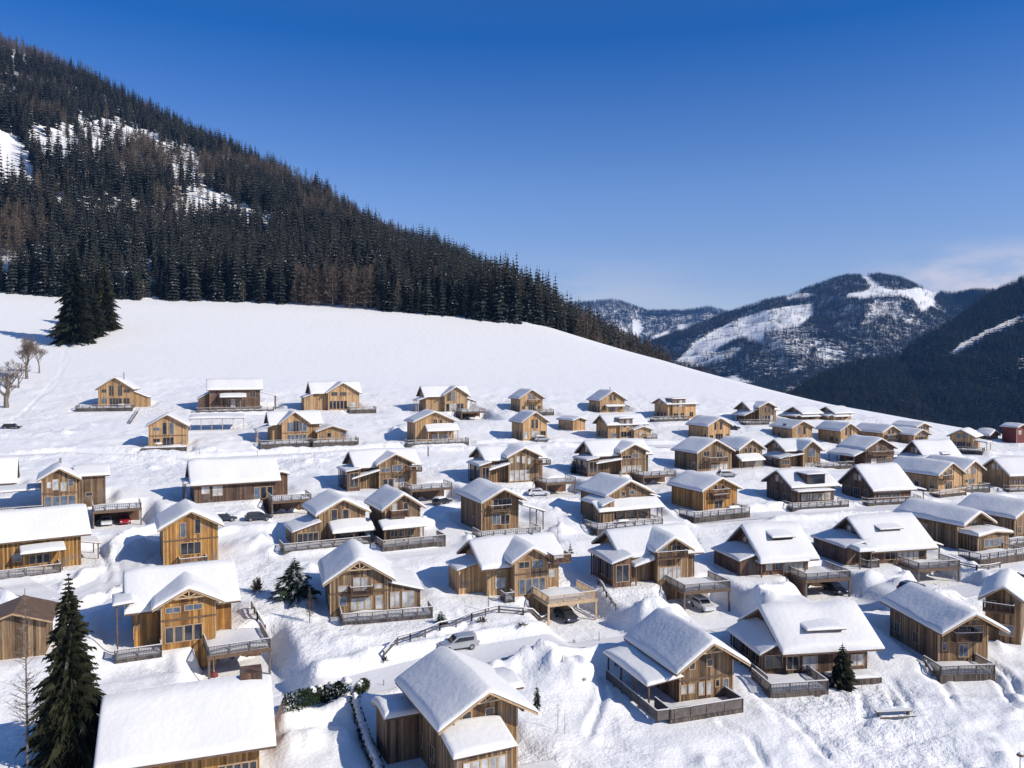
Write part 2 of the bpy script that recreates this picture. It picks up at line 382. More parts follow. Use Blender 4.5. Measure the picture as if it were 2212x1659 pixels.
class House:
    def __init__(s, name, label, px, py, yaw, wood='w1', cat='chalet', group='wooden chalets on the snowy slope', drop=2.6):
        s.P = ground_hit(px, py); s.th = R(yaw); s.k = FPX/s.P.y; s.wood = wood; s.nm = name
        s.root = empty(name, s.P, -s.th, label, cat, group)
        s.cs, s.sn = math.cos(s.th), math.sin(s.th); s.fp = []; s.dp = []; s.cps = []; s.drop = drop; s.cur = None; s.near = s.k > 13
        s.seed = NSEED[0]; NSEED[0] += 1; s.haswin = False
        s.rnd = random.Random(s.seed)
    def hx(s, px, yl=0, zl=2.5):
        a = (px-CX)/FPX; zz = (s.P.z+zl)*sp_
        A = s.cs+a*s.sn*cp_
        return (a*((s.P.y+yl*s.cs)*cp_+zz)-(s.P.x+yl*s.sn))/A
    def hz(s, py, xl, yl):
        Y = s.P.y-xl*s.sn+yl*s.cs; b = -(py-CY)/FPX
        return Y*(b*cp_+sp_)/(cp_-b*sp_)-s.P.z
    def world(s, x, y, z=0): return Vector((s.P.x+x*s.cs+y*s.sn, s.P.y-x*s.sn+y*s.cs, s.P.z+z))
    def block(s, axis, x0, x1, y0, y1, zr, slope, oh, va, vb, T=.5, zb=None):
        zb = -s.drop if zb is None else zb
        if axis == 'y':
            P = lambda u, v, z: (u, v, z); u0, u1, v0, v1 = x0, x1, y0, y1
        else:
            P = lambda u, v, z: (v, u, z); u0, u1, v0, v1 = y0, y1, x0, x1
        um = (u0+u1)/2; ze = zr-.22-slope*(u1-u0)/2
        ring = [(u0, zb), (u1, zb), (u1, ze), (um, zr-.22), (u0, ze)]
        m = MB(); m.prism([P(u, v0, z) for u, z in ring], [P(u, v1, z) for u, z in ring])
        m.build('wall', M[s.wood], s.root)
        # roof boards
        r = MB(); th = .2
        for sg, ue in ((-1, u0-oh), (1, u1+oh)):
            dz = slope*abs(ue-um)
            q = [(um, zr), (ue, zr-dz), (ue, zr-dz-th), (um, zr-th)]
            r.prism([P(u, v0-va, z) for u, z in q], [P(u, v1+vb, z) for u, z in q])
        # rafters and purlin ends under the verge
        for uu in (um, u0+.1, u1-.1):
            zz = zr-.24-slope*abs(uu-um)
            a = P(uu, v0-va+.1, zz-.1); b = P(uu, v0+.3, zz-.1); r.bar(a, b, .16, .2)
        roof = r.build('roof', M['trim'], s.root)
        for sg, ue in ((-1, u0-oh), (1, u1+oh)):
            q = [(um, zr-.03), (ue, zr-.03-slope*abs(ue-um)), (ue, zr-.21-slope*abs(ue-um)), (um, zr-.21)]
            MB().prism([P(u, v0-va-.05, z) for u, z in q], [P(u, v0-va-.005, z) for u, z in q]).build('barge_board', M['frame' if s.wood != 'w3' else 'trim'], roof)
        if T < .1: s.fp.append((x0, x1, y0, y1)); s.cur = dict(axis=axis, x0=x0, x1=x1, y0=y0, y1=y1, zr=zr, ze=ze, slope=slope, um=um, roof=roof); return
        us = dense(u0-oh-.06, u1+oh+.06, .8); i = np.argmin(abs(us-um)); us[i] = um
        vs = dense(v0-va-.06, v1+vb+.06, 1.0)
        f = lambda U: zr-slope*(np.sqrt((U-um)**2+.03)-.15)
        snow_slab('snow_cover', P, us, vs, f, T, roof, s.seed)
        # corner boards and belt
        zc = ze
        if axis == 'y':
            for xx in (x0-.02, x1-.14): MB().box(xx, xx+.16, y0-.035, y0+.1, zb, zc).build('corner_board', M['frame' if s.wood != 'w3' else 'trim'], s.root)
        s.fp.append((x0, x1, y0, y1))
        s.cur = dict(axis=axis, x0=x0, x1=x1, y0=y0, y1=y1, zr=zr, ze=ze, slope=slope, um=um, roof=roof)
    def g(s, xl, xr, y0, L, ridge, tip, oh=.75, of=.65, ob=.6, T=.5):
        x0, x1 = s.hx(xl, y0), s.hx(xr, y0); xm = (x0+x1)/2
        zr = s.hz(ridge, xm, y0-of)+.02; zt = s.hz(tip, x0-oh, y0-of)
        sl = min(1.25, max(.34, (zr-zt)/(xm-x0+oh)))
        s.block('y', x0, x1, y0, y0+L, zr, sl, oh, of, ob, T); s.main = s.cur if not hasattr(s, 'main') else s.main
        return s
    def s_(s, xl, xr, y0, dep, ridge, tip, oh=.8, oe=.8, T=.5, off=0):
        x0, x1 = s.hx(xl, y0), s.hx(xr, y0); xm = (x0+x1)/2
        zr = s.hz(ridge, xm, y0+dep/2)-.25; zt = s.hz(tip, xm, y0-oh)
        sl = min(1.35, max(.3, (zr-zt)/(dep/2+oh)))
        s.block('x', x0, x1, y0, y0+dep, zr, sl, oh, oe, oe, T); s.main = s.cur if not hasattr(s, 'main') else s.main
        return s
    def lean(s, side, a, b, w, hi, lo, closed=False, T=.42, name='porch_roof', zh=None, zl=None, base=0.0):
        """side L/R: lies beside the current block, a..b along y, w metres wide; side F: in front, a..b are pixels, w metres deep"""
        c = s.cur
        if side == 'F':
            x0, x1 = s.hx(a, c['y0']-w), s.hx(b, c['y0']-w)
            zh = s.hz(hi, (x0+x1)/2, c['y0']) if zh is None else zh; zl = s.hz(lo, (x0+x1)/2, c['y0']-w) if zl is None else zl
            P = lambda u, v, z: (v, c['y0']-u, z); v0, v1 = x0, x1
        elif side == 'L':
            zh = s.hz(hi, c['x0'], a) if zh is None else zh; zl = s.hz(lo, c['x0']-w, a) if zl is None else zl
            P = lambda u, v, z: (c['x0']-u, v, z); v0, v1 = a, b
        else:
            zh = s.hz(hi, c['x1'], a) if zh is None else zh; zl = s.hz(lo, c['x1']+w, a) if zl is None else zl
            P = lambda u, v, z: (c['x1']+u, v, z); v0, v1 = a, b
        zh = max(zh, zl+.12)
        sl = (zh-zl)/w
        r = MB(); q = [(0, zh), (w+.25, zh-sl*(w+.25)), (w+.25, zh-sl*(w+.25)-.16), (0, zh-.16)]
        r.prism([P(u, v0-.3, z) for u, z in q], [P(u, v1+.3, z) for u, z in q])
        roof = r.build(name, M['trim'], s.root)
        us = dense(-.05, w+.32, .7) if w > 1.7 else np.array([-.05, .1, .3, .6*w, w, w+.2, w+.32])
        vs = dense(v0-.35, v1+.35, .9)
        ob = snow_slab('snow_cover', P, us, vs, lambda U: zh-sl*U, T, roof, s.seed+50)
        if closed == 'v':                              # glazed veranda: dark boarded wall, posts and window band
            m = MB(); q = [(0, -s.drop), (w-.35, -s.drop), (w-.35, zl-.1), (0, zh-.18)]
            m.prism([P(u, v0+.3, z) for u, z in q], [P(u, v1-.1, z) for u, z in q]); m.build('side_wall', M['w3'], s.root)
            s._win(lambda u, z, nn: (c['x0']-u, v0+.3-nn, z), .4, w-.7, .7, max(1.3, zl-.5), 'glass')
            s._win(lambda u, z, nn: (c['x0']-(w-.35)-nn, u, z), v0+1, v1-1, .8, max(1.3, zl-.5), 'glass')
        elif closed:
            m = MB(); q = [(0, -s.drop), (w-.1, -s.drop), (w-.1, zl-.12), (0, zh-.18)]
            m.prism([P(u, v0, z) for u, z in q], [P(u, v1, z) for u, z in q]); m.build('side_wall', M[s.wood], s.root)
        if closed in (False, 'v'):
            n = max(2, int((v1-v0)/2.6)+1); m = MB()
            for kk in range(n):
                v = v0+.1+(v1-v0-.2)*kk/(n-1); p = P(w-.15, v, 0)
                m.box(p[0]-.08, p[0]+.08, p[1]-.08, p[1]+.08, base-1.0, zl-.1)
            a_ = P(w-.15, v0, zl-.16); b_ = P(w-.15, v1, zl-.16); m.bar(a_, b_, .16, .18)
            m.build('post', M['trim' if s.wood != 'w2' else 'beam'], s.root)
        if side == 'F': s.fp.append((v0, v1, c['y0']-w, c['y0']))
        elif side == 'L': s.fp.append((c['x0']-w, c['x0'], a, b))
        else: s.fp.append((c['x1'], c['x1']+w, a, b))
        return s
    def _win(s, Pf, u0, u1, z0, z1, st, door=False):
        if u1 < u0: u0, u1 = u1, u0
        if z1 < z0: z0, z1 = z1, z0
        f = MB(); w = .09
        def bx(a, b, c, d, n0, n1):
            p, q = Pf(a, c, n0), Pf(b, d, n1); f.box(p[0], q[0], p[1], q[1], p[2], q[2])
        bx(u0-w, u0, z0-w, z1+w, 0, .07); bx(u1, u1+w, z0-w, z1+w, 0, .07); bx(u0, u1, z1, z1+w, 0, .07); bx(u0, u1, z0-w, z0, 0, .07)
        n = int((u1-u0)/1.0)
        for k in range(1, n+1):
            uu = u0+(u1-u0)*k/(n+1); bx(uu-.035, uu+.035, z0, z1, 0, .06)
        fo = f.build('door' if door else 'window', M['frame'], s.root)
        p = MB(); a, b = Pf(u0, z0, .005), Pf(u1, z1, .035); p.box(a[0], b[0], a[1], b[1], a[2], b[2])
        p.build('pane', M[st], fo)
        s.haswin = True
    def w(s, *ws, st=None):
        """ws: (xl, xr, ytop, ybottom[, style]) on the front plane of the current block"""
        c = s.cur; y0 = c['y0']
        for q in ws:
            x0, x1 = s.hx(q[0], y0), s.hx(q[1], y0); xm = (x0+x1)/2
            zt, zb = s.hz(q[2], xm, y0), s.hz(q[3], xm, y0)
            sty = q[4] if len(q) > 4 else (st or s.rnd.choice(['glass', 'glass', 'glass', 'glass', 'painted_sheen', 'curtain']))
            s._win(lambda u, z, n: (u, y0-n, z), x0, x1, zb, zt, sty, door=(zb < .45 and zt-zb > 1.6))
        return s
    def row(s, xl, xr, n, yt, yb, st=None, gap=.22):
        x = (xr-xl)/n
        # row follows the wall: heights measured at its middle
        c = s.cur; y0 = c['y0']; xm = s.hx((xl+xr)/2, y0); zt, zb = s.hz(yt, xm, y0), s.hz(yb, xm, y0)
        for k in range(n):
            a, b = s.hx(xl+x*(k+gap/2), y0), s.hx(xl+x*(k+1-gap/2), y0)
            s._win(lambda u, z, nn: (u, y0-nn, z), a, b, zb, zt, st or s.rnd.choice(['glass', 'glass', 'glass', 'painted_sheen', 'curtain']), door=(zb < .45 and zt-zb > 1.6))
        return s
    def side_w(s, side, ws):
        """ws in metres: (y0, y1, z0, z1) on the left or right wall"""
        c = s.cur
        for q in ws:
            st = q[4] if len(q) > 4 else 'glass'
            if side == 'L': Pf = lambda u, z, n: (c['x0']-n, u, z)
            else: Pf = lambda u, z, n: (c['x1']+n, u, z)
            s._win(Pf, q[0], q[1], q[2], q[3], st, door=(q[2] < .3 and q[3]-q[2] > 1.7))
        return s
    def gable_w(s, side='L', n=2):
        """small windows up in the end gable of a side-ridge block"""
        c = s.cur; um = c['um']; z = (c['zr']+c['ze'])/2-.9
        for k in range(n):
            u = um+(k-(n-1)/2)*1.5; s.side_w(side, [(u-.45, u+.45, z, z+1.2, s.rnd.choice(['glass', 'curtain']))])
        return s
    def auto(s, bal=False):
        c = s.cur; wd = c['x1']-c['x0']; xm = (c['x0']+c['x1'])/2; y0 = c['y0']; H = c['ze']
        z1 = max(.1, H-2.15)+.1 if H > 4 else H-1.3
        up = c['zr']-c['slope']*1.2-.55; zu0 = max(z1+.7, up-1.9) if H > 2.5 else up-1.1
        Pf = lambda u, z, n: (u, y0-n, z)
        st = s.rnd.choice(['glass', 'painted_sheen', 'glass', 'glass'])
        for sg in (-1, 1): s._win(Pf, xm+sg*.75-.42, xm+sg*.75+.42, zu0, up, st)
        st = s.rnd.choice(['glass', 'glass', 'painted_sheen'])
        s._win(Pf, xm-1.1, xm+1.1, .15, 2.2, st, True)
        for sg in (-1, 1): s._win(Pf, xm+sg*(wd/2-1.2)-.5, xm+sg*(wd/2-1.2)+.5, .9, 2.1, 'glass')
        if bal: s.balc(xm-1.9, xm+1.9, zu0-.1, metres=True)
        return s
    def rail(s, pts, z, parent, h=1.0, st=None, mat='railwood', solid=False):
        m = MB(); st = st or (.16 if s.near else .34)
        for (ax, ay), (bx, by) in zip(pts[:-1], pts[1:]):
            L = math.hypot(bx-ax, by-ay)
            if L < .3: continue
            n = max(1, int(L/1.8)); dx, dy = (bx-ax)/L, (by-ay)/L
            for k in range(n+1):
                x, y = ax+dx*L*k/n, ay+dy*L*k/n; m.box(x-.06, x+.06, y-.06, y+.06, z-.1, z+h)
            m.bar((ax, ay, z+h), (bx, by, z+h), .13, .08)
            if solid: m.bar((ax, ay, z+h/2), (bx, by, z+h/2), .04, h-.1)
            else:
                m.bar((ax, ay, z+.12), (bx, by, z+.12), .06, .06)
                for k in range(1, int(L/st)):
                    x, y = ax+dx*st*k, ay+dy*st*k; m.box(x-.025, x+.025, y-.025, y+.025, z+.12, z+h-.03)
        r = m.build('railing', M[mat], parent)
        sn = MB()
        for (ax, ay), (bx, by) in zip(pts[:-1], pts[1:]):
            if math.hypot(bx-ax, by-ay) < .3: continue
            sn.bar((ax, ay, z+h+.065), (bx, by, z+h+.065), .12, .06)
        sn.build('rail_snow', M['roofsnow'], parent)
    def balc(s, xl, xr, py, dep=1.1, metres=False, solid=False):
        c = s.cur; y0 = c['y0']
        if metres: x0, x1, z = xl, xr, py
        else:
            x0, x1 = s.hx(xl, y0-dep), s.hx(xr, y0-dep); z = s.hz(py, (x0+x1)/2, y0-dep)
        m = MB().box(x0, x1, y0-dep, y0-.01, z-.16, z); b = m.build('balcony', M['trim'], s.root)
        s.rail([(x0+.06, y0-.1), (x0+.06, y0-dep+.06), (x1-.06, y0-dep+.06), (x1-.06, y0-.1)], z, b, .95, solid=solid, mat='w3', st=.13 if s.near else .26)
        return s
    def deck(s, xl, xr, dep, drop=.7, y1=None, back=0.0, solid=False, rail=True, z=0.0, left=0, mat='railwood'):
        c = s.cur; y0 = c['y0'] if y1 is None else y1
        x0, x1 = s.hx(xl, y0-dep, 0), s.hx(xr, y0-dep, 0)
        m = MB().box(x0, x1, y0-dep, y0-.02, z-.22, z)
        for k in range(int((x1-x0)/.25)+1):
            x = x0+.25*k; m.box(x, min(x+.21, x1), y0-dep-.03, y0-dep+.02, z-drop, z-.02)
        for xx in (x0, x1-.05): m.box(xx, xx+.05, y0-dep+.03, y0-.03, z-drop, z-.24)
        d = m.build('deck', M['deckwood'], s.root)
        if rail:
            p = [(x0+.06, y0-.1), (x0+.06, y0-dep+.06), (x1-.06, y0-dep+.06), (x1-.06, y0-.1)]
            s.rail(p, z, d, solid=solid, mat=mat)
        us = dense(.1, dep-.12, .8) if dep > 1.8 else np.linspace(.1, dep-.12, 6)
        vs = dense(x0+.12, x1-.12, 1.0)
        snow_slab('snow_cover', lambda u, v, q: (v, y0-u, q), us, vs, lambda U: z+0*U, .46, d, s.seed+90, .22)
        s.fp.append((x0, x1, y0-dep, y0)) if drop < .5 else s.dp.append((x0, x1, y0-dep, drop))
        return s
    def dormer(s, xl, xr, ytop, yfront, h=.9, out=2.6, name='dormer', roofup=.25, wins=0):
        """shed dormer standing on the front slope of a side-ridge block; yfront: pixel of its front roof edge"""
        c = s.cur; x0, x1 = s.hx(xl, c['y0']+1), s.hx(xr, c['y0']+1); xm = (x0+x1)/2
        # front position: where the roof surface plus h meets pixel yfront
        best = None
        for i in range(60):
            y = c['y0']-.5+i*(c['um']-c['y0'])/60
            z = c['zr']-c['slope']*abs(y-c['um'])+h
            e = abs(s.hz(yfront, xm, y)-z)
            if best is None or e < best[0]: best = (e, y, z)
        yf, zf = best[1], best[2]
        zf += .35; h += .35; yb = min(c['um']-.1, yf+out); zb_ = c['zr']-c['slope']*abs(yb-c['um'])
        zb_ = max(zb_, zf+roofup*.2)
        m = MB().prism([(x0, yf, zf-h-.3), (x0, yf, zf-.1), (x0, yb, zb_-.1), (x0, yb, zb_-.6)], [(x1, yf, zf-h-.3), (x1, yf, zf-.1), (x1, yb, zb_-.1), (x1, yb, zb_-.6)])
        d = m.build(name, M[s.wood], s.root)
        r = MB().prism([(x0-.3, yf-.45, zf), (x0-.3, yf-.45, zf-.14), (x0-.3, yb, zb_-.14), (x0-.3, yb, zb_)], [(x1+.3, yf-.45, zf), (x1+.3, yf-.45, zf-.14), (x1+.3, yb, zb_-.14), (x1+.3, yb, zb_)])
        r.build('dormer_roof', M['trim'], d)
        sl = (zb_-zf)/(yb-yf+.45)
        snow_slab('snow_cover', lambda u, v, z: (v, yf-.5+u, z), dense(0, yb-yf+.5, .7), dense(x0-.35, x1+.35, .9), lambda U: zf+sl*U, .30, d, s.seed+33)
        if wins:
            ww = (x1-x0)/wins
            for k in range(wins): s._win(lambda u, z, n: (u, yf-n, z), x0+ww*(k+.14), x0+ww*(k+.86), zf-h+.1, zf-.28, s.rnd.choice(['glass', 'painted_sheen', 'curtain']))
        else:
            p = MB().box(x0+.2, x1-.2, yf-.03, yf+.02, zf-h+.05, zf-.2); p.build('pane', M['glass'], d)
        return s
    def chim(s, px, ytop, yl, hat=True):
        x = s.hx(px, yl, 6); z = s.hz(ytop, x, yl)
        m = MB().tube((x, yl, z-2.2), (x, yl, z), .17, .17, 8); c = m.build('chimney', M['metal'], s.root)
        if hat: MB().tube((x, yl, z+.12), (x, yl, z+.3), .36, .05, 8).build('chimney_cap', M['metal'], c)
        return s
    def truss(s):
        c = s.cur; xm = (c['x0']+c['x1'])/2; y = c['y0']-.55; zr = c['zr']-.28; sl = c['slope']; w = 1.5
        m = MB(); zb = zr-sl*w
        m.bar((xm-w, y, zb), (xm+w, y, zb), .12, .14); m.bar((xm, y, zb), (xm, y, zr), .12, .12)
        for sg in (-1, 1):
            m.bar((xm+sg*w, y, zb), (xm, y, zr), .1, .14); m.bar((xm, y, zb+.05), (xm+sg*w*.5, y, zr-sl*w*.5), .09, .09)
        m.build('gable_truss', M['beam'], s.root); return s
    def belt(s, py):
        c = s.cur; xm = (c['x0']+c['x1'])/2; z = s.hz(py, xm, c['y0'])
        MB().box(c['x0']-.05, c['x1']+.05, c['y0']-.06, c['y0']+.02, z-.1, z+.1).build('belt_board', M['trim'], s.root); return s
    def carport(s, label, xl, xr, ya, yb, h=2.4, z=0.0, mat='railwood', wall=True, back=True, slats=True):
        """snow-covered terrace on posts with parking under it; its own thing"""
        x0, x1 = s.hx(xl, ya, z), s.hx(xr, ya, z)
        if x1 < x0: x0, x1 = x1, x0
        loc = s.world(0, 0, 0); t = empty('carport', s.world((x0+x1)/2, (ya+yb)/2, z-h), -s.th, label, 'carport', 'carports with snowy terraces on top')
        hx_, hy_ = (x1-x0)/2, (yb-ya)/2
        MB().box(-hx_, hx_, -hy_, hy_, h-.38, h-.02).box(-hx_-.04, hx_+.04, -hy_-.04, -hy_+.04, h-.42, h+.02).build('terrace', M['beam' if mat == 'beam' else 'trim'], t)
        n = 3 if x1-x0 > 5.5 else 2
        for k in range(n):
            x = -hx_+.12+(2*hx_-.24)*k/(n-1)
            if n == 3 and k == 1: continue
            MB().box(x-.12, x+.12, -hy_+.02, -hy_+.26, -.6, h-.4).build('post', M['beam' if mat == 'beam' else 'railwood'], t)
        bw = MB()
        if back: bw.box(-hx_, hx_, hy_-.15, hy_, -.6, h-.4)
        if wall: bw.box(-hx_, -hx_+.15, -hy_+.4, hy_-.15, -.6, h-.4)
        if bw.v: bw.build('back_wall', M['stone' if back == 2 else 'w3'], t)
        S = s; old = s.root
        s.rail([(-hx_+.08, hy_-.1), (-hx_+.08, -hy_+.08), (hx_-.08, -hy_+.08), (hx_-.08, hy_-.1)], h, t, mat=mat)
        snow_slab('snow_cover', lambda u, v, q: (v, u, q), dense(-hy_+.14, hy_-.1, .8), dense(-hx_+.14, hx_-.14, .9), lambda U: h+0*U, .55, t, s.seed+70, .2)
        s.cps.append(((x0+x1)/2, (ya+yb)/2, hx_, hy_, z-h)); s.cp = (x0, x1, ya, yb, z-h)
        return s
    def done(s):
        c, sn = s.cs, s.sn
        if s.fp:
            x0 = min(f[0] for f in s.fp); x1 = max(f[1] for f in s.fp); y0 = min(f[2] for f in s.fp); y1 = max(f[3] for f in s.fp)
            PADS.append((s.P.x, s.P.y, -s.th, x0-.6, x1+.6, y0-.5, y1+.6, s.P.z-.12, 2.2))
        for (x0, x1, yf, dr) in s.dp: DECKPADS.append((s.P.x, s.P.y, -s.th, x0-.2, x1+.2, yf-3.5, yf+.4, s.P.z-dr+.12, 2.4))
        for (x, y, hx_, hy_, z) in s.cps:
            p = s.world(x, y, z); CPPADS.append((p.x, p.y, -s.th, -hx_-.2, hx_+.2, -hy_-2.2, hy_-.2, p.z, 1.0))
        return s
CPPADS = []; DECKPADS = []
CARS = []   # (world pos, heading deg, paint, snow amount, label)
H = House
HS = []
def add(h): HS.append(h.done()); return h
# ---- top row under the meadow
h = H('chalet', 'leftmost chalet of the top row, tan with two storeys above a dark terrace skirt', 248, 880, -14, 'w2')
h.g(212, 285, 0, 9, 815.5, 842).w((220,230,841,848),(236,246,833,855),(255,264,833,855),(268,280,841,848),(220,231,860,871),(237,263,860,879),(267,280,860,872))
h.side_w('R', [(1.5,2.5,.2,2.3),(4,5.2,.8,2.2)]).lean('R', 2.5, 8, 4.2, 845, 857, True).chim(268, 806, 4.5).deck(163, 285, 4.5, 1.1); add(h)
h = H('chalet', 'wide low chalet in the top row with a long flat-looking roof and snowy terrace', 508, 886, -20, 'w3')
h.s_(452, 562, 0, 8.5, 818, 842, T=.6).row(488, 530, 4, 862, 880).w((540,552,845,858)).lean('F', 477, 530, 2.4, 850, 857).lean('L', 1, 7, 3.4, 848, 862, True)
h.lean('R', .5, 6, 5, 846, 855).deck(424, 592, 3.2, 1.6).gable_w('L', 1); add(h)
h = H('chalet', 'third chalet of the top row, cross-gabled, with a long terrace on its right', 739, 885, -24, 'w2')
h.g(709, 772, 0, 7, 827, 850).w((716,729,847,855,'glass'),(734,748,847,855,'glass')).row(711, 750, 5, 866, 883).w((755,768,868,880)); g = h.cur
h.s_(676, 776, 1.6, 8, 824, 850, T=.5).gable_w('L', 1).lean('L', 1, 6, 3, 851, 858, True); h.cur = g; h.deck(755, 813, 3.6, 1.3); add(h)
h = H('chalet', 'top row chalet with cross gable and a lit right-hand porch above a carport', 984, 888, -22, 'w2')
h.g(961, 1008, 0, 7, 835.5, 855).w((966,974,844,866,'glass'),(976,983,844,866,'painted_sheen')).row(963, 1002, 5, 872, 888); g = h.cur
h.s_(920, 1010, 1.6, 8, 832, 857, T=.45).gable_w('L', 1).lean('L', .5, 6, 3, 858, 865); h.cur = g; h.lean('R', 1, 5.5, 3.6, 859, 867)
h.carport('small carport sheltering a pale car beside the top row chalet with the lit porch', 997, 1049, -6, -.4, 2.7); add(h)
CARS.append((h, 1016, -3, 1, 'p_white', .2, 80, 'pale car parked under the carport of the top row'))
h = H('chalet', 'small top row chalet with a snowy balcony, alone against the white meadow', 1149, 890, -22, 'w2')
h.g(1124, 1172, 0, 8.5, 842, 862).auto().balc(1142, 1168, 870).side_w('L', [(1,1.8,.3,2.2),(3,4,.9,2.1),(5.5,6.5,.9,2.1)]).deck(1165, 1197, 3.5, 1.2); add(h)
h = H('chalet', 'top row chalet with a snow-capped pointed chimney on its ridge', 1323, 890, -20, 'w2')
h.g(1297, 1349, 0, 9, 845, 866).auto().lean('F', 1312, 1350, 1.4, 874, 877).lean('R', 1, 5, 2.4, 872, 877).side_w('L', [(1,2,.3,2.2),(3,4,.3,2.2),(5,6,.3,2.2),(1.4,2.3,3.4,4.6),(4,5,3.4,4.6)]).chim(1317.5, 838, 3.5); add(h)
def modern(label, px, py, yaw, xl, xr, ridge, tip, dxl, dxr, dy, wins, annex=None):
    h = H('chalet', label, px, py, yaw, 'w2')
    h.s_(xl, xr, 0, 8, ridge, tip, T=.45); k = h.cur
    h.gable_w('L', 2).side_w('L', [(1,2,.3,2.2),(3,4,.3,2.2),(5,6.4,.3,2.2)])
    x0, x1 = h.hx(dxl, -.5), h.hx(dxr, -.5); zt = k['ze']+1.7
    MB().box(x0, x1, -.7, 3.4, -.6, zt-.12).build('bay', M['w2'], h.root)
    MB().box(x0-.35, x1+.35, -1.2, 3.4, zt-.12, zt+.06).build('bay_roof', M['trim'], h.root)
    snow_slab('snow_cover', lambda u, v, z: (v, u, z), dense(-1.25, 3.6, .8), dense(x0-.4, x1+.4, .8), lambda U: zt+.05+0*U, .45, h.root, h.seed)
    ww = (x1-x0)/4
    for q in range(4): h._win(lambda u, z, n: (u, -.7-n, z), x0+ww*(q+.15), x0+ww*(q+.85), zt-2.6, zt-.4, ['painted_sheen','glass','curtain','painted_sheen'][q])
    h._win(lambda u, z, n: (u, -.7-n, z), x0+.4, x0+2.2, .2, 1.8, 'glass'); h._win(lambda u, z, n: (u, -.7-n, z), x1-1.8, x1-.5, .2, 1.8, 'glass')
    h.w(*wins)
    return h
h = modern('top row modern chalet with a tall glazed bay, farthest right before the crest', 1472, 904, -22, 1442, 1503, 858, 873, 1452, 1480, 0, [(1490,1497,890,900)]); h.deck(1412, 1488, 2.4, .8, back=0); add(h)
h = H('chalet', 'chalet near the crest with a dark left gable over a snowy lean-to roof', 1640, 911, -18, 'w1')
h.g(1640, 1673, 0, 6, 869, 881).w((1651,1656,879,892),(1659,1664,879,892)).row(1645, 1670, 4, 897, 909); g = h.cur
h.s_(1622, 1676, 1.5, 8, 866, 886, T=.45).gable_w('L', 1).lean('L', 0, 7, 3.4, 888, 897); h.cur = g; h.deck(1611, 1662, 4, .8); add(h)
h = H('chalet', 'chalet on the crest, left one of the pair cut against the dark wood', 1752, 905, -22, 'w1')
h.s_(1734, 1772, 0, 8, 877, 894, T=.45).gable_w('L', 1).lean('L', 0, 8, 3, 893, 899, True).w((1740,1746,897,903),(1758,1766,895,903)).lean('F', 1732, 1772, 1.5, 896, 899); add(h)
h = H('chalet', 'chalet on the crest, right one of the pair cut against the dark wood', 1820, 906, -18, 'w2')
h.s_(1804, 1838, 0, 8, 877, 893, T=.45).gable_w('L', 1).lean('L', 0, 8, 3, 893, 899, True).w((1808,1814,895,903),(1824,1832,895,903)).lean('F', 1803, 1838, 1.5, 896, 899); add(h)
# ---- second row
h = H('chalet', 'leftmost chalet of the second row, tan with twin tall windows over a snowy sun deck', 361, 964, -18, 'w2')
h.g(321, 402, 0, 8.5, 896, 923).w((331,345,924,930),(352,360,913,938),(367,375,913,938,'painted_sheen'),(331,345,948,955),(352,375,945,963)).belt(941).deck(306, 403, 3.2, 1.6, rail=False); add(h)
h = H('chalet', 'second row chalet with glazed gable, hut-like annex and a long railed terrace', 643, 955, -24, 'w2')
h.g(609, 664, 0, 7, 890, 917).w((621,633,913,932,'painted_sheen'),(634,645,909,932),(646,652,909,932),(654,662,915,932,'painted_sheen')).row(620, 662, 5, 939, 954, 'painted_sheen').belt(935); g = h.cur
h.s_(587, 690, 1.6, 8, 887, 917, T=.5).gable_w('L', 1).lean('L', .4, 6, 3.8, 919, 930); h.cur = g
h.g(686, 748, -.5, 5.5, 920, 933, oh=.6, T=.45).w((707,715,935,944),(738,745,935,942)); h.cur = g
h.deck(562, 672, 3.6, 1.4).deck(676, 775, 4, 1.2, y1=-.6); add(h)
h = H('chalet', 'second row chalet with a snow-loaded canopy across its whole front', 938, 955, -22, 'w2')
h.g(897, 980, 0, 8.5, 890, 913).w((936,944,906,914),(950,955,906,914)).lean('F', 925, 990, 2.2, 917, 929, closed=False, T=.7).row(932, 972, 4, 938, 955, 'curtain').side_w('L', [(2,3,.9,2.1)]).deck(880, 1013, 3, 1.2); add(h)
h = H('chalet', 'boxy tan chalet with twin tall windows and a snowy car at its door, second row', 1158, 950, -22, 'w2')
h.g(1130, 1181, 0, 8.5, 890.5, 914).w((1148,1153,906,925),(1157,1162,906,925),(1132,1139,932,948),(1148,1162,931,945),(1168,1178,931,940)).side_w('L', [(1,2,.2,2.2),(3.5,4.5,.2,2.2)]); add(h)
h = H('hut', 'low tan hut half buried in snow between the top row and second row', 1246, 929, -30, 'w2', 'hut', None)
h.g(1238, 1264, 0, 8, 902, 908, oh=.5, T=.55).side_w('L', [(2,2.8,.6,1.8)]); add(h)
h = modern('modern tan chalet with a glazed bay and small annex, middle of the second row', 1353, 945, -20, 1314, 1394, 894, 918, 1338, 1366, 0, [(1322,1333,936,944)])
g = h.cur; h.g(1370, 1406, -1.8, 5, 921, 929, oh=.5, T=.4).w((1381,1387,933,940)); h.cur = g; h.deck(1396, 1420, 3, .5, y1=-.5); add(h)
h = H('chalet', 'tan chalet with three tall gable windows and a plain long side wall, second row right', 1553, 951, -22, 'w2')
h.g(1530, 1577, 0, 10, 903, 922).w((1543,1547,911,928),(1555,1559,911,928),(1533,1540,940,947),(1546,1561,937,950),(1569,1575,938,945)).side_w('L', [(1,1.8,.3,2)]); add(h)
h = H('chalet', 'tan chalet with a step in its long left eave, second row above the crest road', 1733, 948, -18, 'w2')
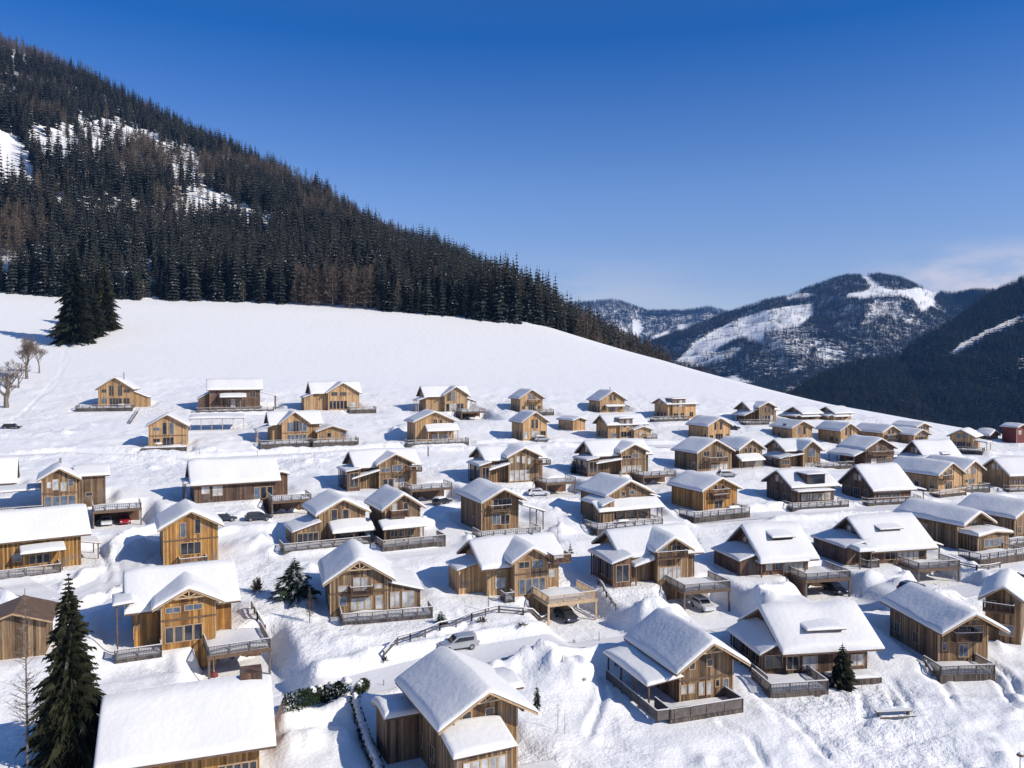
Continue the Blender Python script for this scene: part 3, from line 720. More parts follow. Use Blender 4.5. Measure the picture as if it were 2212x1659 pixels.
h.g(1712, 1754, 0, 10, 910, 926).w((1725,1729,921,938),(1735,1740,921,938)).side_w('L', [(3,4.5,2.2,4.4),(6,6.8,.5,1.5)]); add(h)
h = H('chalet', 'tan chalet with three ground-floor openings, second row just left of the steep lane', 1836, 958, -18, 'w2')
h.g(1816, 1852, 0, 10, 915, 932).w((1826,1830,922,940),(1835,1839,922,940),(1817,1822,948,958),(1830,1835,948,955)).side_w('L', [(1,2,.6,1.8),(3,4.4,.6,1.8)]); add(h)
h = H('chalet', 'tan chalet with a small snowy balcony near the right end of the second row', 1925, 953, -22, 'w2')
h.g(1907, 1942, 0, 11, 920, 936).auto().balc(1917, 1937, 947); add(h)
h = H('chalet', 'tan chalet overlapping the roof of a twin behind it, right end of the second row', 1990, 958, -24, 'w2')
h.g(1974, 2005, 0, 11, 928, 941).auto(); add(h)
h = H('chalet', 'mostly hidden chalet whose gable peeps over its twin at the second row right end', 1992, 935, -24, 'w2')
h.g(1980, 2007, 0, 9, 914, 924).auto(); add(h)
h = H('chalet', 'far right tan chalet facing left with a boat-shaped snowy terrace', 2086, 971, 42, 'w2')
h.g(2052, 2102, 0, 8, 928.5, 942).auto().lean('R', 1, 6, 3.4, 951, 956).deck(2060, 2122, 3, 1.2).side_w('R', [(1,2,.5,2),(4,5,.5,2)]); add(h)
h = H('red_house', 'dark red house cut by the right picture edge below the dark wood', 2206, 956, -20, 'red', 'house', None)
h.g(2196, 2218, 0, 5, 917, 924, oh=.3, T=.45).w((2200,2206,930,938,'curtain')); add(h)
h = H('shelter', 'snow-buried pointed shelter left of the red house', 2142, 948, -30, 'w3', 'shelter', None, drop=1)
h.g(2136, 2156, 0, 4, 930, 942, oh=.5, T=.6); add(h)
# ---- third row
h = H('chalet', 'brown chalet with four tall ground-floor windows left of a two-car carport', 128, 1100, -28, 'w1')
h.g(90, 166, 0, 9, 1012, 1041, T=.6).w((102,110,1042,1054,'curtain'),(114,126,1036,1058,'curtain'),(132,143,1042,1060,'curtain'),(148,158,1036,1050,'painted_sheen')).row(95, 164, 4, 1072, 1097, 'painted_sheen').belt(1065)
g = h.cur; h.lean('L', 1.5, 8, 12, 1056, 1070, T=.6); h.cur = g
h.block('x', g['x1'], g['x1']+4.6, 1.0, 8.5, g['ze']+1.6, .35, .5, .5, .7); h.w((186,199,1064,1071,'glass')); h.cur = g; h.chim(131, 989, 5, False)
h.deck(-120, 92, 2.4, 1.1, y1=1.2); h.carport('long dark carport with a white and a red car under its snowy terrace', 200, 306, -5.5, -.2, 3.0); add(h)
CARS.append((h, 229, -2.2, 1, 'p_white', .1, 90, 'white car parked left of the red car under the long carport')); CARS.append((h, 269, -2.2, 1, 'p_red', .1, 90, 'red car parked under the long carport'))
h = H('chalet', 'house at the left picture edge showing only its thick snowy roof above the brown chalet', -35, 1062, -28, 'w1')
h.s_(-110, 26, 0, 8, 990, 1048, T=.7); add(h)
h = H('chalet', 'wide third row chalet with a huge plain snow roof and spire-like left gable', 512, 1080, -26, 'w3')
h.s_(420, 596, 0, 9, 992, 1044, T=.7).w((460,480,1050,1070,'curtain'),(436,452,1052,1066)).row(548, 590, 3, 1052, 1076).lean('L', .5, 7, 1.6, 1040, 1044).gable_w('L', 1)
h.block('y', h.hx(594, 3), h.hx(621, 3), 3, 6, h.hz(1019, h.hx(605, 3), 3), .35, .3, .3, .3)
h.cur = h.main; h.carport('carport with dark opening and snowy terrace right of the spire-gabled chalet', 587, 673, -5, .2, 2.9); add(h)
h = H('chalet', 'third row brown chalet with glazed gable, veranda roof on its left and side balcony', 853, 1053, -26, 'w1')
h.g(819, 888, 0, 7, 981, 1006, T=.6).w((824,842,1011,1019,'painted_sheen'),(848,868,1005,1018,'painted_sheen')).row(826, 874, 4, 1034, 1053).belt(1023); g = h.cur
h.s_(772, 900, 1.8, 8, 970, 1008, T=.6).gable_w('L', 1); h.cur['y0']
h.lean('L', -.5, 6.5, 2.8, 1012, 1018, closed='v'); h.cur = g; h.lean('L', -.2, 1.6, 5.5, 1016, 1034)
h.chim(925, 964, 6, False); h.balc(886, 912, 1018, 2.6, solid=False); h.carport('carport with a lit terrace fence above a dark parked car, third row', 888, 977, -5, -.2, 2.9); add(h)
CARS.append((h, 955, -7.5, 1, 'p_black', .6, 35, 'snow-streaked black car standing in front of the lit-fence carport'))
h = H('chalet', 'third row chalet with five tall pale curtained windows, dark box carport on its right', 1130, 1040, -24, 'w1')
h.g(1099, 1163, 0, 7, 968, 990, T=.6).w((1102,1108,990,1000,'curtain'),(1116,1122,986,998,'curtain'),(1128,1134,986,1000,'curtain'),(1140,1146,990,1002,'curtain')).row(1100, 1144, 4, 1016, 1038, 'curtain'); g = h.cur
h.s_(1052, 1172, 1.8, 8, 962, 993, T=.6).gable_w('L', 1).lean('L', -.5, 6.5, 2.6, 998, 1006, closed='v'); h.cur = g; h.lean('L', -.2, 1.6, 4.5, 1002, 1015)
h.balc(1165, 1190, 1003, 2.2); h.carport('box-shaped carport with grey planked terrace wall near the white car', 1180, 1244, -5, -.2, 2.8); add(h)
h = H('chalet', 'third row chalet with two equal gables and a snowy veranda roof wrapping its left corner', 1367, 1023, -22, 'w1')
h.g(1342, 1395, 0, 7, 960, 979, T=.6).w((1345,1363,984,990,'glass'),(1366,1378,980,988,'painted_sheen')).row(1343, 1386, 4, 1006, 1020, 'curtain').belt(993); g = h.cur
h.s_(1284, 1400, 1.8, 8, 950, 984, T=.6).gable_w('L', 1).lean('L', -.5, 6.5, 3, 988, 994, closed='v'); h.cur = g; h.lean('L', -.2, 1.6, 6.5, 992, 1001)
h.carport('low carport with planked terrace rail behind the parked cars, centre of the third row', 1390, 1460, -5, -.2, 2.4); add(h)
h = H('chalet', 'dark chalet with a snow-heaped balcony over pale stacked boards, third row', 1545, 1015, -26, 'w1')
h.g(1507, 1580, 0, 9, 951, 980, T=.6).w((1520,1532,975,985),(1548,1560,975,988)).balc(1532, 1572, 997, 2).row(1535, 1572, 4, 1003, 1016, 'curtain').side_w('L', [(1,2,.5,2.0)]); add(h)
h = H('chalet', 'chalet with a bright snow canopy over its entrance, close beside the balcony chalet', 1621, 1008, -26, 'w1')
h.g(1597, 1646, 0, 9, 950, 974, T=.6).w((1608,1613,968,978),(1618,1623,966,978),(1628,1633,968,978)).lean('F', 1603, 1650, 2, 982, 993, T=.6).row(1610, 1642, 3, 994, 1007); add(h)
h = H('chalet', 'chalet with two dark gables and ivory boards standing under its front window, third row', 1750, 1007, -16, 'w1')
h.g(1735, 1769, 0, 7, 953, 974, T=.55).w((1747,1760,970,986)).row(1738, 1766, 4, 1000, 1009, 'curtain'); g = h.cur
h.s_(1698, 1772, 1.8, 8.5, 946, 974, T=.55).gable_w('L', 2).lean('L', -.5, 7, 3.2, 981, 990, closed='v'); h.cur = g; h.lean('L', -.2, 1.6, 7, 980, 990); h.deck(1772, 1845, 3, .9, y1=1); add(h)
h = H('chalet', 'chalet with a dark front balcony and a long lower roof running down its left side', 1903, 1003, -22, 'w3')
h.g(1870, 1930, 0, 9, 948, 972, T=.55).w((1893,1898,964,976),(1908,1913,964,976)).balc(1885, 1932, 983, 1.8, solid=False).row(1880, 1925, 3, 990, 1001).lean('L', 0, 9, 4, 972, 985, T=.5); add(h)
h = H('chalet', 'chalet showing a dark left gable and broad white roof with a small black roof hatch', 2036, 1000, -14, 'w3')
h.s_(2001, 2074, 0, 9, 950, 994, T=.6).gable_w('L', 2).dormer(2030, 2045, 0, 983, .4, 1.4).lean('L', -.5, 8, 2, 985, 990); add(h)
h = H('chalet', 'front one of two close tan chalets sharing a valley of roof snow', 2051, 1061, -26, 'w2')
h.g(2027, 2078, 0, 13, 1000, 1029, T=.6).w((2039,2044,1018,1032),(2050,2056,1014,1030),(2042,2056,1040,1060)).balc(2038, 2060, 1036, 1.4).side_w('L', [(1,2,.3,2.2),(5,6,.3,2)]).deck(2030, 2088, 2.6, .8, mat='beam'); add(h)
h = H('chalet', 'rear one of two close tan chalets sharing a valley of roof snow, lower right', 2103, 1052, -24, 'w2')
h.g(2081, 2121, 0, 11, 996, 1020, T=.6).w((2091,2096,1012,1024),(2102,2107,1008,1024),(2085,2090,1036,1042),(2094,2104,1034,1045)).deck(2088, 2139, 2.6, 1.2); add(h)
h = H('chalet', 'dark-gabled chalet with a tan sunlit front at the right picture edge, third row', 2190, 1056, -10, 'w2')
h.s_(2182, 2262, 0, 9, 988, 1028, T=.6).gable_w('L', 2).row(2180, 2215, 3, 1036, 1046, 'glass').deck(2180, 2240, 2, .6); add(h)
# ---- fourth row
h = H('chalet', 'dark chalet with arched left gable and tall dormer above a lit cluttered porch', 1760, 1088, -17, 'w3')
h.s_(1712, 1802, 0, 9, 1012, 1052, T=.65).gable_w('L', 2).dormer(1733, 1772, 0, 1038, 2.2, 3.4, wins=0).row(1730, 1795, 5, 1066, 1080, 'curtain').deck(1712, 1834, 3.4, 1.0).side_w('L', [(2,3,.8,2),(5,6,.8,2)]).lean('F', 1725, 1800, 2, 1056, 1060); add(h)
h = H('chalet', 'very dark chalet with a smooth unbroken white roof and red lower wall boards', 1940, 1080, -15, 'w3')
h.s_(1888, 1968, 0, 10.5, 1003, 1060, T=.65).gable_w('L', 2).side_w('L', [(2,3,.4,2),(4.5,6.5,.4,2),(8,9,.4,2)]).row(1890, 1945, 3, 1063, 1074).lean('R', 0, 5, 3.4, 1052, 1057).deck(1875, 1990, 2.2, .7); add(h)
h = H('chalet', 'chalet with a low glazed annex on its left and a thick white porch canopy', 736, 1168, -26, 'w1')
h.g(690, 789, 0, 9, 1079, 1116, T=.6).w((716,728,1101,1124),(741,753,1101,1124)).lean('F', 722, 806, 2.6, 1126, 1146, T=.75).row(735, 790, 3, 1150, 1164, 'glass')
h.lean('L', -.8, 6, 4.2, 1126, 1148, True).deck(612, 800, 3.4, .9).side_w('L', [(2,3,3.2,4.4)]); g = h.cur; h._win(lambda u, z, n: (u, g['y0']-.85-n, z), g['x0']-3.6, g['x0']-.4, .2, 1.9, 'glass'); add(h)
h = H('chalet', 'chalet with an upper balcony and snow canopy, its L-shaped railed deck full of snow', 868, 1166, -26, 'w1')
h.g(832, 908, 0, 9, 1068, 1105, T=.6).w((848,857,1088,1104),(872,881,1086,1100)).balc(846, 880, 1116, 1).lean('F', 830, 916, 2, 1122, 1138, T=.55).row(842, 896, 3, 1144, 1158, 'glass').deck(826, 963, 4, 1.0); add(h)
h = H('chalet', 'brown chalet with deep loggia gable and an open pergola roof on its right', 1084, 1146, -24, 'w1')
h.g(1040, 1120, 0, 10, 1057, 1088, of=1.8, T=.6).w((1066,1104,1078,1100,'glass'),(1064,1080,1110,1132,'painted_sheen'),(1082,1100,1112,1132,'glass')).balc(1060, 1106, 1104, .9).belt(1102)
h.lean('R', -1.5, 4, 4.2, 1090, 1103).deck(1040, 1168, 4.2, 1.3).side_w('L', [(3,4,.9,2.1)]); add(h)
h = H('chalet', 'chalet with a broad snow-covered porch roof wrapping two sides and a timber deck', 1358, 1124, -24, 'w1')
h.g(1312, 1404, 0, 10, 1039, 1074, T=.6).w((1343,1350,1062,1071),(1360,1369,1059,1068)).lean('F', 1296, 1432, 2.6, 1078, 1098, T=.6).lean('L', -2.4, 5, 2.4, 1079, 1092, T=.6, closed=True)
h.chim(1340, 1018, 6, False); h.row(1330, 1400, 4, 1104, 1118, 'glass').lean('R', 2, 7, 3.2, 1064, 1072, T=.5).deck(1290, 1432, 5, 1.2, y1=-.2); add(h)
h = H('chalet', 'orange chalet with twin balconies and a wide deck cantilevered over the bank', 1557, 1101, -26, 'w0')
h.g(1519, 1592, 0, 10, 1033, 1063, T=.6).w((1542,1549,1048,1060),(1558,1565,1048,1060),(1544,1560,1080,1100,'glass')).balc(1540, 1578, 1068, 1, solid=False).balc(1543, 1576, 1078, 1).deck(1500, 1620, 4.6, 1.2); add(h)
h = H('chalet', 'tall orange chalet with a single dark balcony door, standing on bare snow left of centre', 411, 1216, -26, 'w0')
h.g(353, 471, 0, 9.5, 1105, 1148, T=.65).w((391,401,1130,1160,'painted_sheen'),(422,433,1122,1152),(391,433,1172,1196,'glass')).belt(1165).deck(388, 448, 1.8, .6, z=0.05).side_w('L', [(3,4,1,2.2)]); add(h)
h = H('chalet', 'long orange chalet at the left picture edge with a snowy canopy and deck rail', 85, 1229, -34, 'w0')
h.s_(-70, 175, 0, 9, 1100, 1168, oe=1.2, T=.7).w((28,46,1196,1212,'painted_sheen')).row(62, 108, 3, 1198, 1216, 'glass').lean('F', 50, 136, 2.2, 1175, 1190, T=.6).lean('R', 2, 7, 2.6, 1168, 1172, T=.2).deck(-60, 132, 3, .9); add(h)
# ---- fifth row
h = H('chalet', 'large orange chalet behind the big spruce, its broad snow roof breaking into one front gable', 408, 1395, -26, 'w0')
h.g(348, 466, 0, 8, 1271, 1319, T=.65, oh=.9).w((359,389,1313,1323,'painted_sheen'),(400,436,1306,1316,'painted_sheen')).row(355, 438, 4, 1352, 1384, 'glass').belt(1335).truss(); g = h.cur
h.s_(289, 500, 2.2, 9, 1222, 1312, T=.75, oe=.9).w((474,484,1360,1377,'glass')).side_w('L', [(2,3,1,2.2)]).lean('L', 1, 5, 1.8, 1302, 1306); h.cur = g
h.deck(247, 350, 2.2, .9, y1=.8).carport('raised snowy terrace on posts right of the large orange chalet', 449, 585, -4.5, 2.2, 3.0, wall=False); add(h)
h = H('chalet', 'brown chalet with curtained windows on both floors behind a long white-filled railing', 776, 1326, -16, 'w1')
h.g(713, 838, 0, 10, 1210, 1265, oh=.9, T=.7).w((731,749,1266,1277,'curtain'),(764,779,1248,1276,'curtain'),(781,794,1248,1276,'curtain'),(810,824,1262,1270,'curtain'),(733,748,1290,1308,'painted_sheen')).row(757, 803, 3, 1292, 1316, 'curtain').w((812,826,1286,1314,'curtain')).balc(757, 806, 1285, .9).belt(1279).truss().chim(767, 1180, 6, False)
h.side_w('L', [(2,3,.9,2.1),(5,6,.9,2.1)]); g = h.cur
h.lean('R', .6, 9, 4.3, 1256, 1271, True, T=.5); h._win(lambda u, z, n: (u, .6-n, z), g['x1']+.4, g['x1']+1.5, .3, 2.2, 'curtain', True); h._win(lambda u, z, n: (u, .6-n, z), g['x1']+1.9, g['x1']+3.4, .3, 2.2, 'curtain', True)
h.deck(738, 935, 3, .5); add(h)
h = H('chalet', 'pale new chalet with cross gable and tall windows left of the timber carport', 1148, 1284, -22, 'w2')
h.g(1112, 1184, 0, 7.5, 1184, 1219, T=.6).w((1121,1143,1214,1227,'glass'),(1150,1173,1210,1226,'painted_sheen')).row(1120, 1178, 4, 1250, 1281, 'painted_sheen').belt(1238); g = h.cur
h.s_(1053, 1207, 1.8, 9, 1157, 1222, T=.65, oe=1.1).gable_w('L', 2).w((1070,1092,1248,1270,'curtain'),(1186,1200,1230,1246,'curtain')).lean('L', 4, 8.5, 3.4, 1212, 1230, closed=True, T=.35).chim(1150, 1146, 6, False)
h.cur = g; h.balc(1195, 1234, 1214, 2.2, solid=False); h.deck(1090, 1112, 1.6, .5); h.carport('pale timber carport with a dark car inside, terrace deep in snow', 1184, 1290, -5.0, 1.0, 2.9, mat='beam', wall=False, back=2); add(h)
CARS.append((h, 1223, -3.2, 1, 'p_dark', .05, 82, 'dark car seen head-on inside the pale timber carport'))
h = H('chalet', 'dark chalet with long planked front balcony and a terrace carport with a white car', 1451, 1256, -17, 'w1')
h.g(1421, 1486, 0, 7.5, 1162, 1195, T=.65).w((1428,1440,1180,1194,'painted_sheen'),(1451,1470,1178,1192,'glass')).balc(1418, 1486, 1206, 1.1).row(1424, 1472, 5, 1225, 1250, 'curtain'); g = h.cur
h.s_(1350, 1500, 1.8, 9, 1139, 1200, T=.7, oe=1.1).gable_w('L', 2).lean('L', -.6, 7.5, 3.0, 1200, 1216, T=.5, closed='v'); h.cur = g; h.lean('L', -.2, 1.6, 3.6, 1204, 1222, T=.5)
h.carport('grey timber carport on a high bank beside the dark chalet with the long balcony', 1478, 1578, -5.5, .5, 3.3, wall=False, back=2); add(h)
CARS.append((h, 1518, -3.2, 1, 'p_white', .3, 82, 'white car nosing out from under the high grey carport'))
h = H('chalet', 'brown chalet with a roof dormer between the high grey carport and the dark low carport', 1692, 1238, -14, 'w3')
h.s_(1648, 1746, 0, 9, 1130, 1212, T=.7, oe=1.1, oh=1.2).gable_w('L', 2).dormer(1672, 1716, 0, 1164, .75, 2.4).row(1694, 1735, 4, 1216, 1234, 'curtain').w((1655,1668,1218,1232),(1675,1690,1217,1230)).lean('L', .35, 8.6, 3.6, 1192, 1210, closed=True, T=.5)
h.lean('F', 1645, 1742, 1.2, 1210, 1213); h.carport('dark low carport with snowy terrace between the two dormer chalets', 1741, 1838, -4.6, 1.6, 2.9, wall=True); add(h)
CARS.append((h, 1802, -1.8, 1, 'p_black', .0, 82, 'black car deep inside the dark low carport'))
h = H('chalet', 'brown chalet with a roof dormer and pale glazed veranda beside the grey terrace platform', 1930, 1214, -14, 'w3')
h.s_(1882, 2002, 0, 9.5, 1111, 1189, T=.7, oe=1.1, oh=1.2).gable_w('L', 2).dormer(1905, 1949, 0, 1146, .7, 2.2).row(1938, 1985, 4, 1192, 1208, 'curtain').w((1912,1934,1192,1208,'glass')).lean('L', .35, 9, 4.4, 1166, 1182, closed=True, T=.5)
h.lean('F', 1858, 1884, 2.4, 1182, 1190, T=.6).lean('R', .2, 5, 2.8, 1168, 1176); h.deck(1872, 1900, 2.0, .5); h.carport('grey terrace platform with a metal rail at the right of the veranda chalet', 1984, 2074, -5, -.5, 2.4, wall=False, back=2); add(h)
h = H('chalet', 'weathered chalet whose flat snowy annex steps down in terraces to the right', 2096, 1182, -24, 'w1')
h.g(2068, 2126, 0, 12, 1106, 1138, of=1.8, T=.65).w((2096,2102,1126,1138),(2104,2109,1122,1136),(2080,2092,1160,1178)).side_w('L', [(6,9,2.2,3.2)]); g = h.cur
h.block('y', h.hx(2110, -3), h.hx(2176, -3), -3.2, 2, h.hz(1146, h.hx(2140, -3), -3), .12, .5, .5, .2, T=.7); h.row(2125, 2168, 4, 1163, 1180, 'painted_sheen'); h.deck(2118, 2215, 4, 1.2); add(h)
h = H('chalet', 'weathered chalet at the right picture edge with a long shaded roof side', 2222, 1160, -24, 'w1')
h.g(2192, 2262, 0, 11, 1086, 1122, T=.65).auto().side_w('L', [(3,4,1,2.2)]).deck(2180, 2250, 3, 1.0).chim(2150, 1068, 8, False); add(h)
# ---- front row
h = H('shed', 'low brown board shed at the left picture edge behind the big spruce', 50, 1418, -22, 'w1', 'shed', None)
h.g(-40, 97, 0, 6, 1325, 1352, T=.05); add(h)
h = H('chalet', 'bottom-left house with a huge flat snow roof filling the corner of the picture', 400, 1700, -20, 'w0')
h.s_(245, 560, 0, 8.8, 1480, 1640, T=.6, oe=1.2, oh=1.3).row(470, 555, 5, 1650, 1676, 'glass'); c = h.cur
x1 = c['x1']; zz = c['zr']-.9
MB().box(x1-1.3, x1+.5, c['um']-.5, c['um']+1.5, zz-1.5, zz+1.7).build('roof_box', M['w3'], h.root); add(h)
h = H('chalet', 'nearest brown chalet at the bottom centre with a snow-loaded front bay and gable truss', 1046, 1690, -25, 'w1')
h.g(965, 1118, 0, 9.5, 1495, 1583, oh=1.2, of=1.4, T=.8).w((999,1017,1538,1560,'glass'),(1049,1065,1530,1552,'glass')).truss().chim(988, 1437, 6).side_w('L', [(3,4,1,2.2),(6,7,1,2.2)]); g = h.cur
h.lean('F', 985, 1106, 3.2, 1560, 1619, closed=True, T=.62); h.cur = dict(g, y0=-3.1); h.row(1000, 1094, 5, 1640, 1682, 'curtain'); h.cur = g
h.block('x', g['x0']-3.0, g['x0']+.3, 6.5, 10, g['ze']-1.6, .2, .3, .3, .1, T=.6); h.cur = g
h.block('x', g['x1']-.3, g['x1']+1.6, 3.5, 7, g['ze']+.4, .2, .4, .2, .5, T=.5); h.cur = g
h.deck(1096, 1236, 3.4, .9, y1=1.0, rail=False).side_w('R', [(1,2,.3,2.2)]); add(h)
h = H('chalet', 'sunlit brown chalet with two small square gable windows and a dark parapet around its terrace', 1525, 1510, -19, 'w1')
h.g(1468, 1584, 0, 9.5, 1389, 1458, oh=1.1, of=1.3, T=.75).w((1489,1500,1431,1445,'glass'),(1527,1538,1424,1438,'glass'),(1472,1482,1481,1498,'curtain'),(1488,1499,1478,1496,'curtain'),(1510,1520,1474,1500,'curtain'),(1527,1537,1472,1499,'curtain'),(1546,1553,1468,1482,'glass'),(1562,1572,1466,1484,'painted_sheen')).belt(1463).truss().chim(1463, 1340, 7.5, False)
h.lean('L', -.3, 9, 3.7, 1459, 1478, T=.6).deck(1448, 1606, 3.2, .5, solid=True); g = h.cur; h.rail([(g['x0']-4.2, 8), (g['x0']-4.2, -3.0), (g['x0']-.6, -3.2)], 0, h.root, solid=True); add(h)
h = H('chalet', 'front row chalet with a wide white roof, flat dormer and arched dark porch', 1790, 1452, -9, 'w3')
h.s_(1702, 1874, 0, 9, 1305, 1408, T=.75, oe=1.2, oh=1.2).gable_w('L', 2).dormer(1738, 1812, 0, 1364, .8, 2.6).row(1838, 1866, 2, 1414, 1436, 'curtain').w((1700,1725,1418,1445,'glass'),(1735,1765,1418,1445,'curtain')).lean('L', .3, 8.4, 3.0, 1378, 1410, closed='v', T=.5)
h.deck(1664, 1790, 4.5, .6, y1=-.1).deck(1800, 1905, 2.4, .8, rail=False); g = h.cur; h.rail([(g['x0']-3.6, 8), (g['x0']-3.6, -2.5)], 0, h.root); add(h)
h = H('chalet', 'front row chalet with deep shaded loggia and a rounded slatted deck at the lower right', 2082, 1432, -5, 'w1')
h.g(2027, 2134, 0, 10.2, 1327, 1371, oh=1.0, of=2.2, T=.7).w((2070,2122,1352,1380,'glass'),(2036,2044,1388,1404,'painted_sheen'),(2072,2090,1392,1418,'painted_sheen')).balc(2066, 2122, 1386, 1.0).truss().deck(2032, 2150, 3.4, .85).side_w('L', [(4,5,.9,2.1),(8,9,.9,2.1)]); add(h)
h = H('chalet', 'chalet facing left at the right picture edge with a long snowy balcony rail', 2160, 1384, 34, 'w1')
h.g(2128, 2206, 0, 9, 1268, 1294, T=.6).w((2142,2150,1298,1316,'glass'),(2172,2180,1304,1322,'glass'),(2160,2190,1350,1372,'painted_sheen')).balc(2122, 2190, 1322, 1.4); add(h)
h = H('garden_hut', 'open snow-roofed timber shelter between the two leftmost chalets of the second row', 463, 928, -16, 'w2', 'shelter', None)
c = h.cur = dict(x0=0, x1=0, y0=3.5); h.cur['x0'] = h.hx(408, 0); 
h.lean('F', 410, 527, 5.0, 896, 903, T=.8, base=0); add(h)
FRONTPADS = [(a, b, c, d, e, f-7, g, z, 3.2) for a, b, c, d, e, f, g, z, bl in CPPADS]
PADS[:] = DECKPADS+FRONTPADS+PADS+CPPADS
# ---------------------------------------------------------------- roads and ground
def road_pts(px):
    return [tuple(ground_hit(a, b)[:2]) for a, b in px]
ROADPX = [([(590, 1520), (720, 1490), (870, 1450), (1030, 1410), (1180, 1385), (1300, 1366), (1440, 1352), (1600, 1330), (1760, 1292), (1900, 1272), (2040, 1262), (2200, 1235)], 2.7),
          ([(0, 1240), (120, 1300), (240, 1250), (330, 1160), (480, 1128), (620, 1118), (760, 1072), (900, 1092), (1020, 1076), (1170, 1072), (1300, 1050), (1450, 1075), (1500, 1118), (1640, 1110), (1800, 1100), (2000, 1090), (2212, 1084)], 2.3),
          ([(0, 985), (150, 978), (400, 992), (640, 980), (900, 968), (1080, 958), (1250, 955), (1420, 962), (1600, 958), (1700, 965), (1850, 975), (2000, 978), (2212, 985)], 2.2)]
for p, w in ROADPX: ROADS.append((road_pts(p), w))
for a, b, am, rr in [(1195,1440,1.0,3.2),(1240,1462,.8,2.6),(1150,1432,1.1,2.5),(1285,1440,.9,2.2),(630,1570,1.2,1.6),(612,1610,1.0,1.3),(668,1600,.8,1.2),(1395,1325,1.1,3),(1440,1338,1.0,2.4),(1600,1300,1.2,3.5),(1660,1292,1.1,3),(1560,1330,.9,2),
    (560,1172,1.1,3),(600,1190,.8,2.2),(250,1188,1.1,3),(300,1176,.9,2.5),(210,1200,.9,2),(860,1250,.7,2),(1190,1110,1.0,3),(1240,1120,.8,2.4),(1215,1145,.6,2),(1660,1160,.7,2),(2010,1272,1.0,2.6),(2100,1265,.9,2.2),(1940,1262,.8,2),(720,1380,.6,2),(900,1340,.7,2),(330,1420,.8,2),(690,1462,.7,1.6),
    (850,935,1.0,3.5),(880,925,.9,3),(1055,905,.8,3),(1100,940,.8,3),(455,975,.8,3),(680,1000,.9,3),(1330,1110,.7,2),(1990,1100,.7,2),(1750,1100,.6,2),(2120,1240,.7,2)]:
    g0 = ground_hit(a, b); HEAPS.append((g0.x, g0.y, am, rr))
q_ = random.Random(5)
for _ in range(150):
    a, b = q_.uniform(-20, 2220), q_.uniform(890, 1650); g0 = ground_hit(a, b)
    if min(float(road_d(np.array([g0.x]), np.array([g0.y]), p_)[0]) for p_, w_ in ROADS) < 3.4: continue
    HEAPS.append((g0.x, g0.y, q_.uniform(.25, .75), q_.uniform(.9, 2.3)))
for pl in [[(122,742),(148,772),(120,832),(72,872),(25,905)],[(140,752),(132,800),(92,850),(40,900)],[(1300,1458),(1306,1500),(1288,1545),(1266,1585)],[(1918,1478),(1930,1522)],[(1934,1474),(1962,1532)],[(2118,1428),(2165,1478),(2182,1525)],[(2132,1425),(2185,1470),(2200,1500)],[(2036,1458),(2062,1530)],[(1862,1492),(1868,1562)],
    [(690,1340),(775,1362)],[(1300,1600),(1420,1630),(1560,1655)],[(1640,1500),(1720,1560),(1790,1640)],[(2212,1560),(2080,1590),(1900,1600)],[(1000,1320),(1010,1345),(960,1375)],[(330,1430),(380,1450),(440,1455)],[(215,1180),(235,1230),(225,1290)],[(245,1180),(262,1240),(250,1300)],[(1740,1480),(1800,1520),(1880,1545)],[(1560,1560),(1620,1600),(1650,1655)]]:
    PATHS.append(road_pts(pl))
t0y, t1y, n_r, n_c = -70.0, 720.0, 860, 760
Ys = -115+45*np.exp(np.linspace(0, math.log((t1y+115)/45.0), n_r))
T = np.linspace(-.66, .66, n_c)
Xg = (Ys[:, None]+115)*T[None, :]*np.where(Ys > 400, 1, 1)[:, None]; Yg = np.repeat(Ys[:, None], n_c, 1)
Zg = height(Xg.ravel(), Yg.ravel())
g_ = grid_mesh('ground', np.stack([Xg.ravel(), Yg.ravel(), Zg], 1), n_r, n_c, M['snow'])
tag(g_, kind='structure')
ra = g_.data.attributes.new('rough', 'FLOAT', 'POINT')
xr_, yr_ = Xg.ravel(), Yg.ravel()
rv = (1-sstep(285, 330, yr_))*(1-sstep(-6, 6, crest_d(xr_, yr_)))
rd = np.full(xr_.shape, 1e9)
for pts, hw in ROADS: rd = np.minimum(rd, road_d(xr_, yr_, pts)-hw)
rv = rv*(.18+.6*sstep(-.15, .3, vnoise(xr_, yr_, 17, 3))+.22*sstep(0, .3, vnoise(xr_, yr_, 5, 4)))*(.15+.85*sstep(-.3, .3, rd))
ra.data.foreach_set('value', rv.astype(np.float32))
for (pts, hw) in ROADS:
    P2 = [];
    for (ax, ay), (bx, by) in zip(pts[:-1], pts[1:]):
        n = max(2, int(math.hypot(bx-ax, by-ay)/.8))
        for k in range(n): P2.append((ax+(bx-ax)*k/n, ay+(by-ay)*k/n))
    P2 = np.array(P2+[pts[-1]]); d = np.gradient(P2, axis=0); d /= np.linalg.norm(d, axis=1)[:, None]
    off = np.linspace(-hw+.35, hw-.35, 9)
    X = P2[:, 0][:, None]-d[:, 1][:, None]*off; Y = P2[:, 1][:, None]+d[:, 0][:, None]*off
    Z = height(X.ravel(), Y.ravel())+.10-.09*np.exp(-((np.abs(np.tile(off, len(P2)))-.8)/.25)**2)+.05*fbm(X.ravel(), Y.ravel(), 2.2, 12, 2)
    tag(grid_mesh('road', np.stack([X.ravel(), Y.ravel(), Z], 1), len(P2), 9, M['packed']), kind='structure')
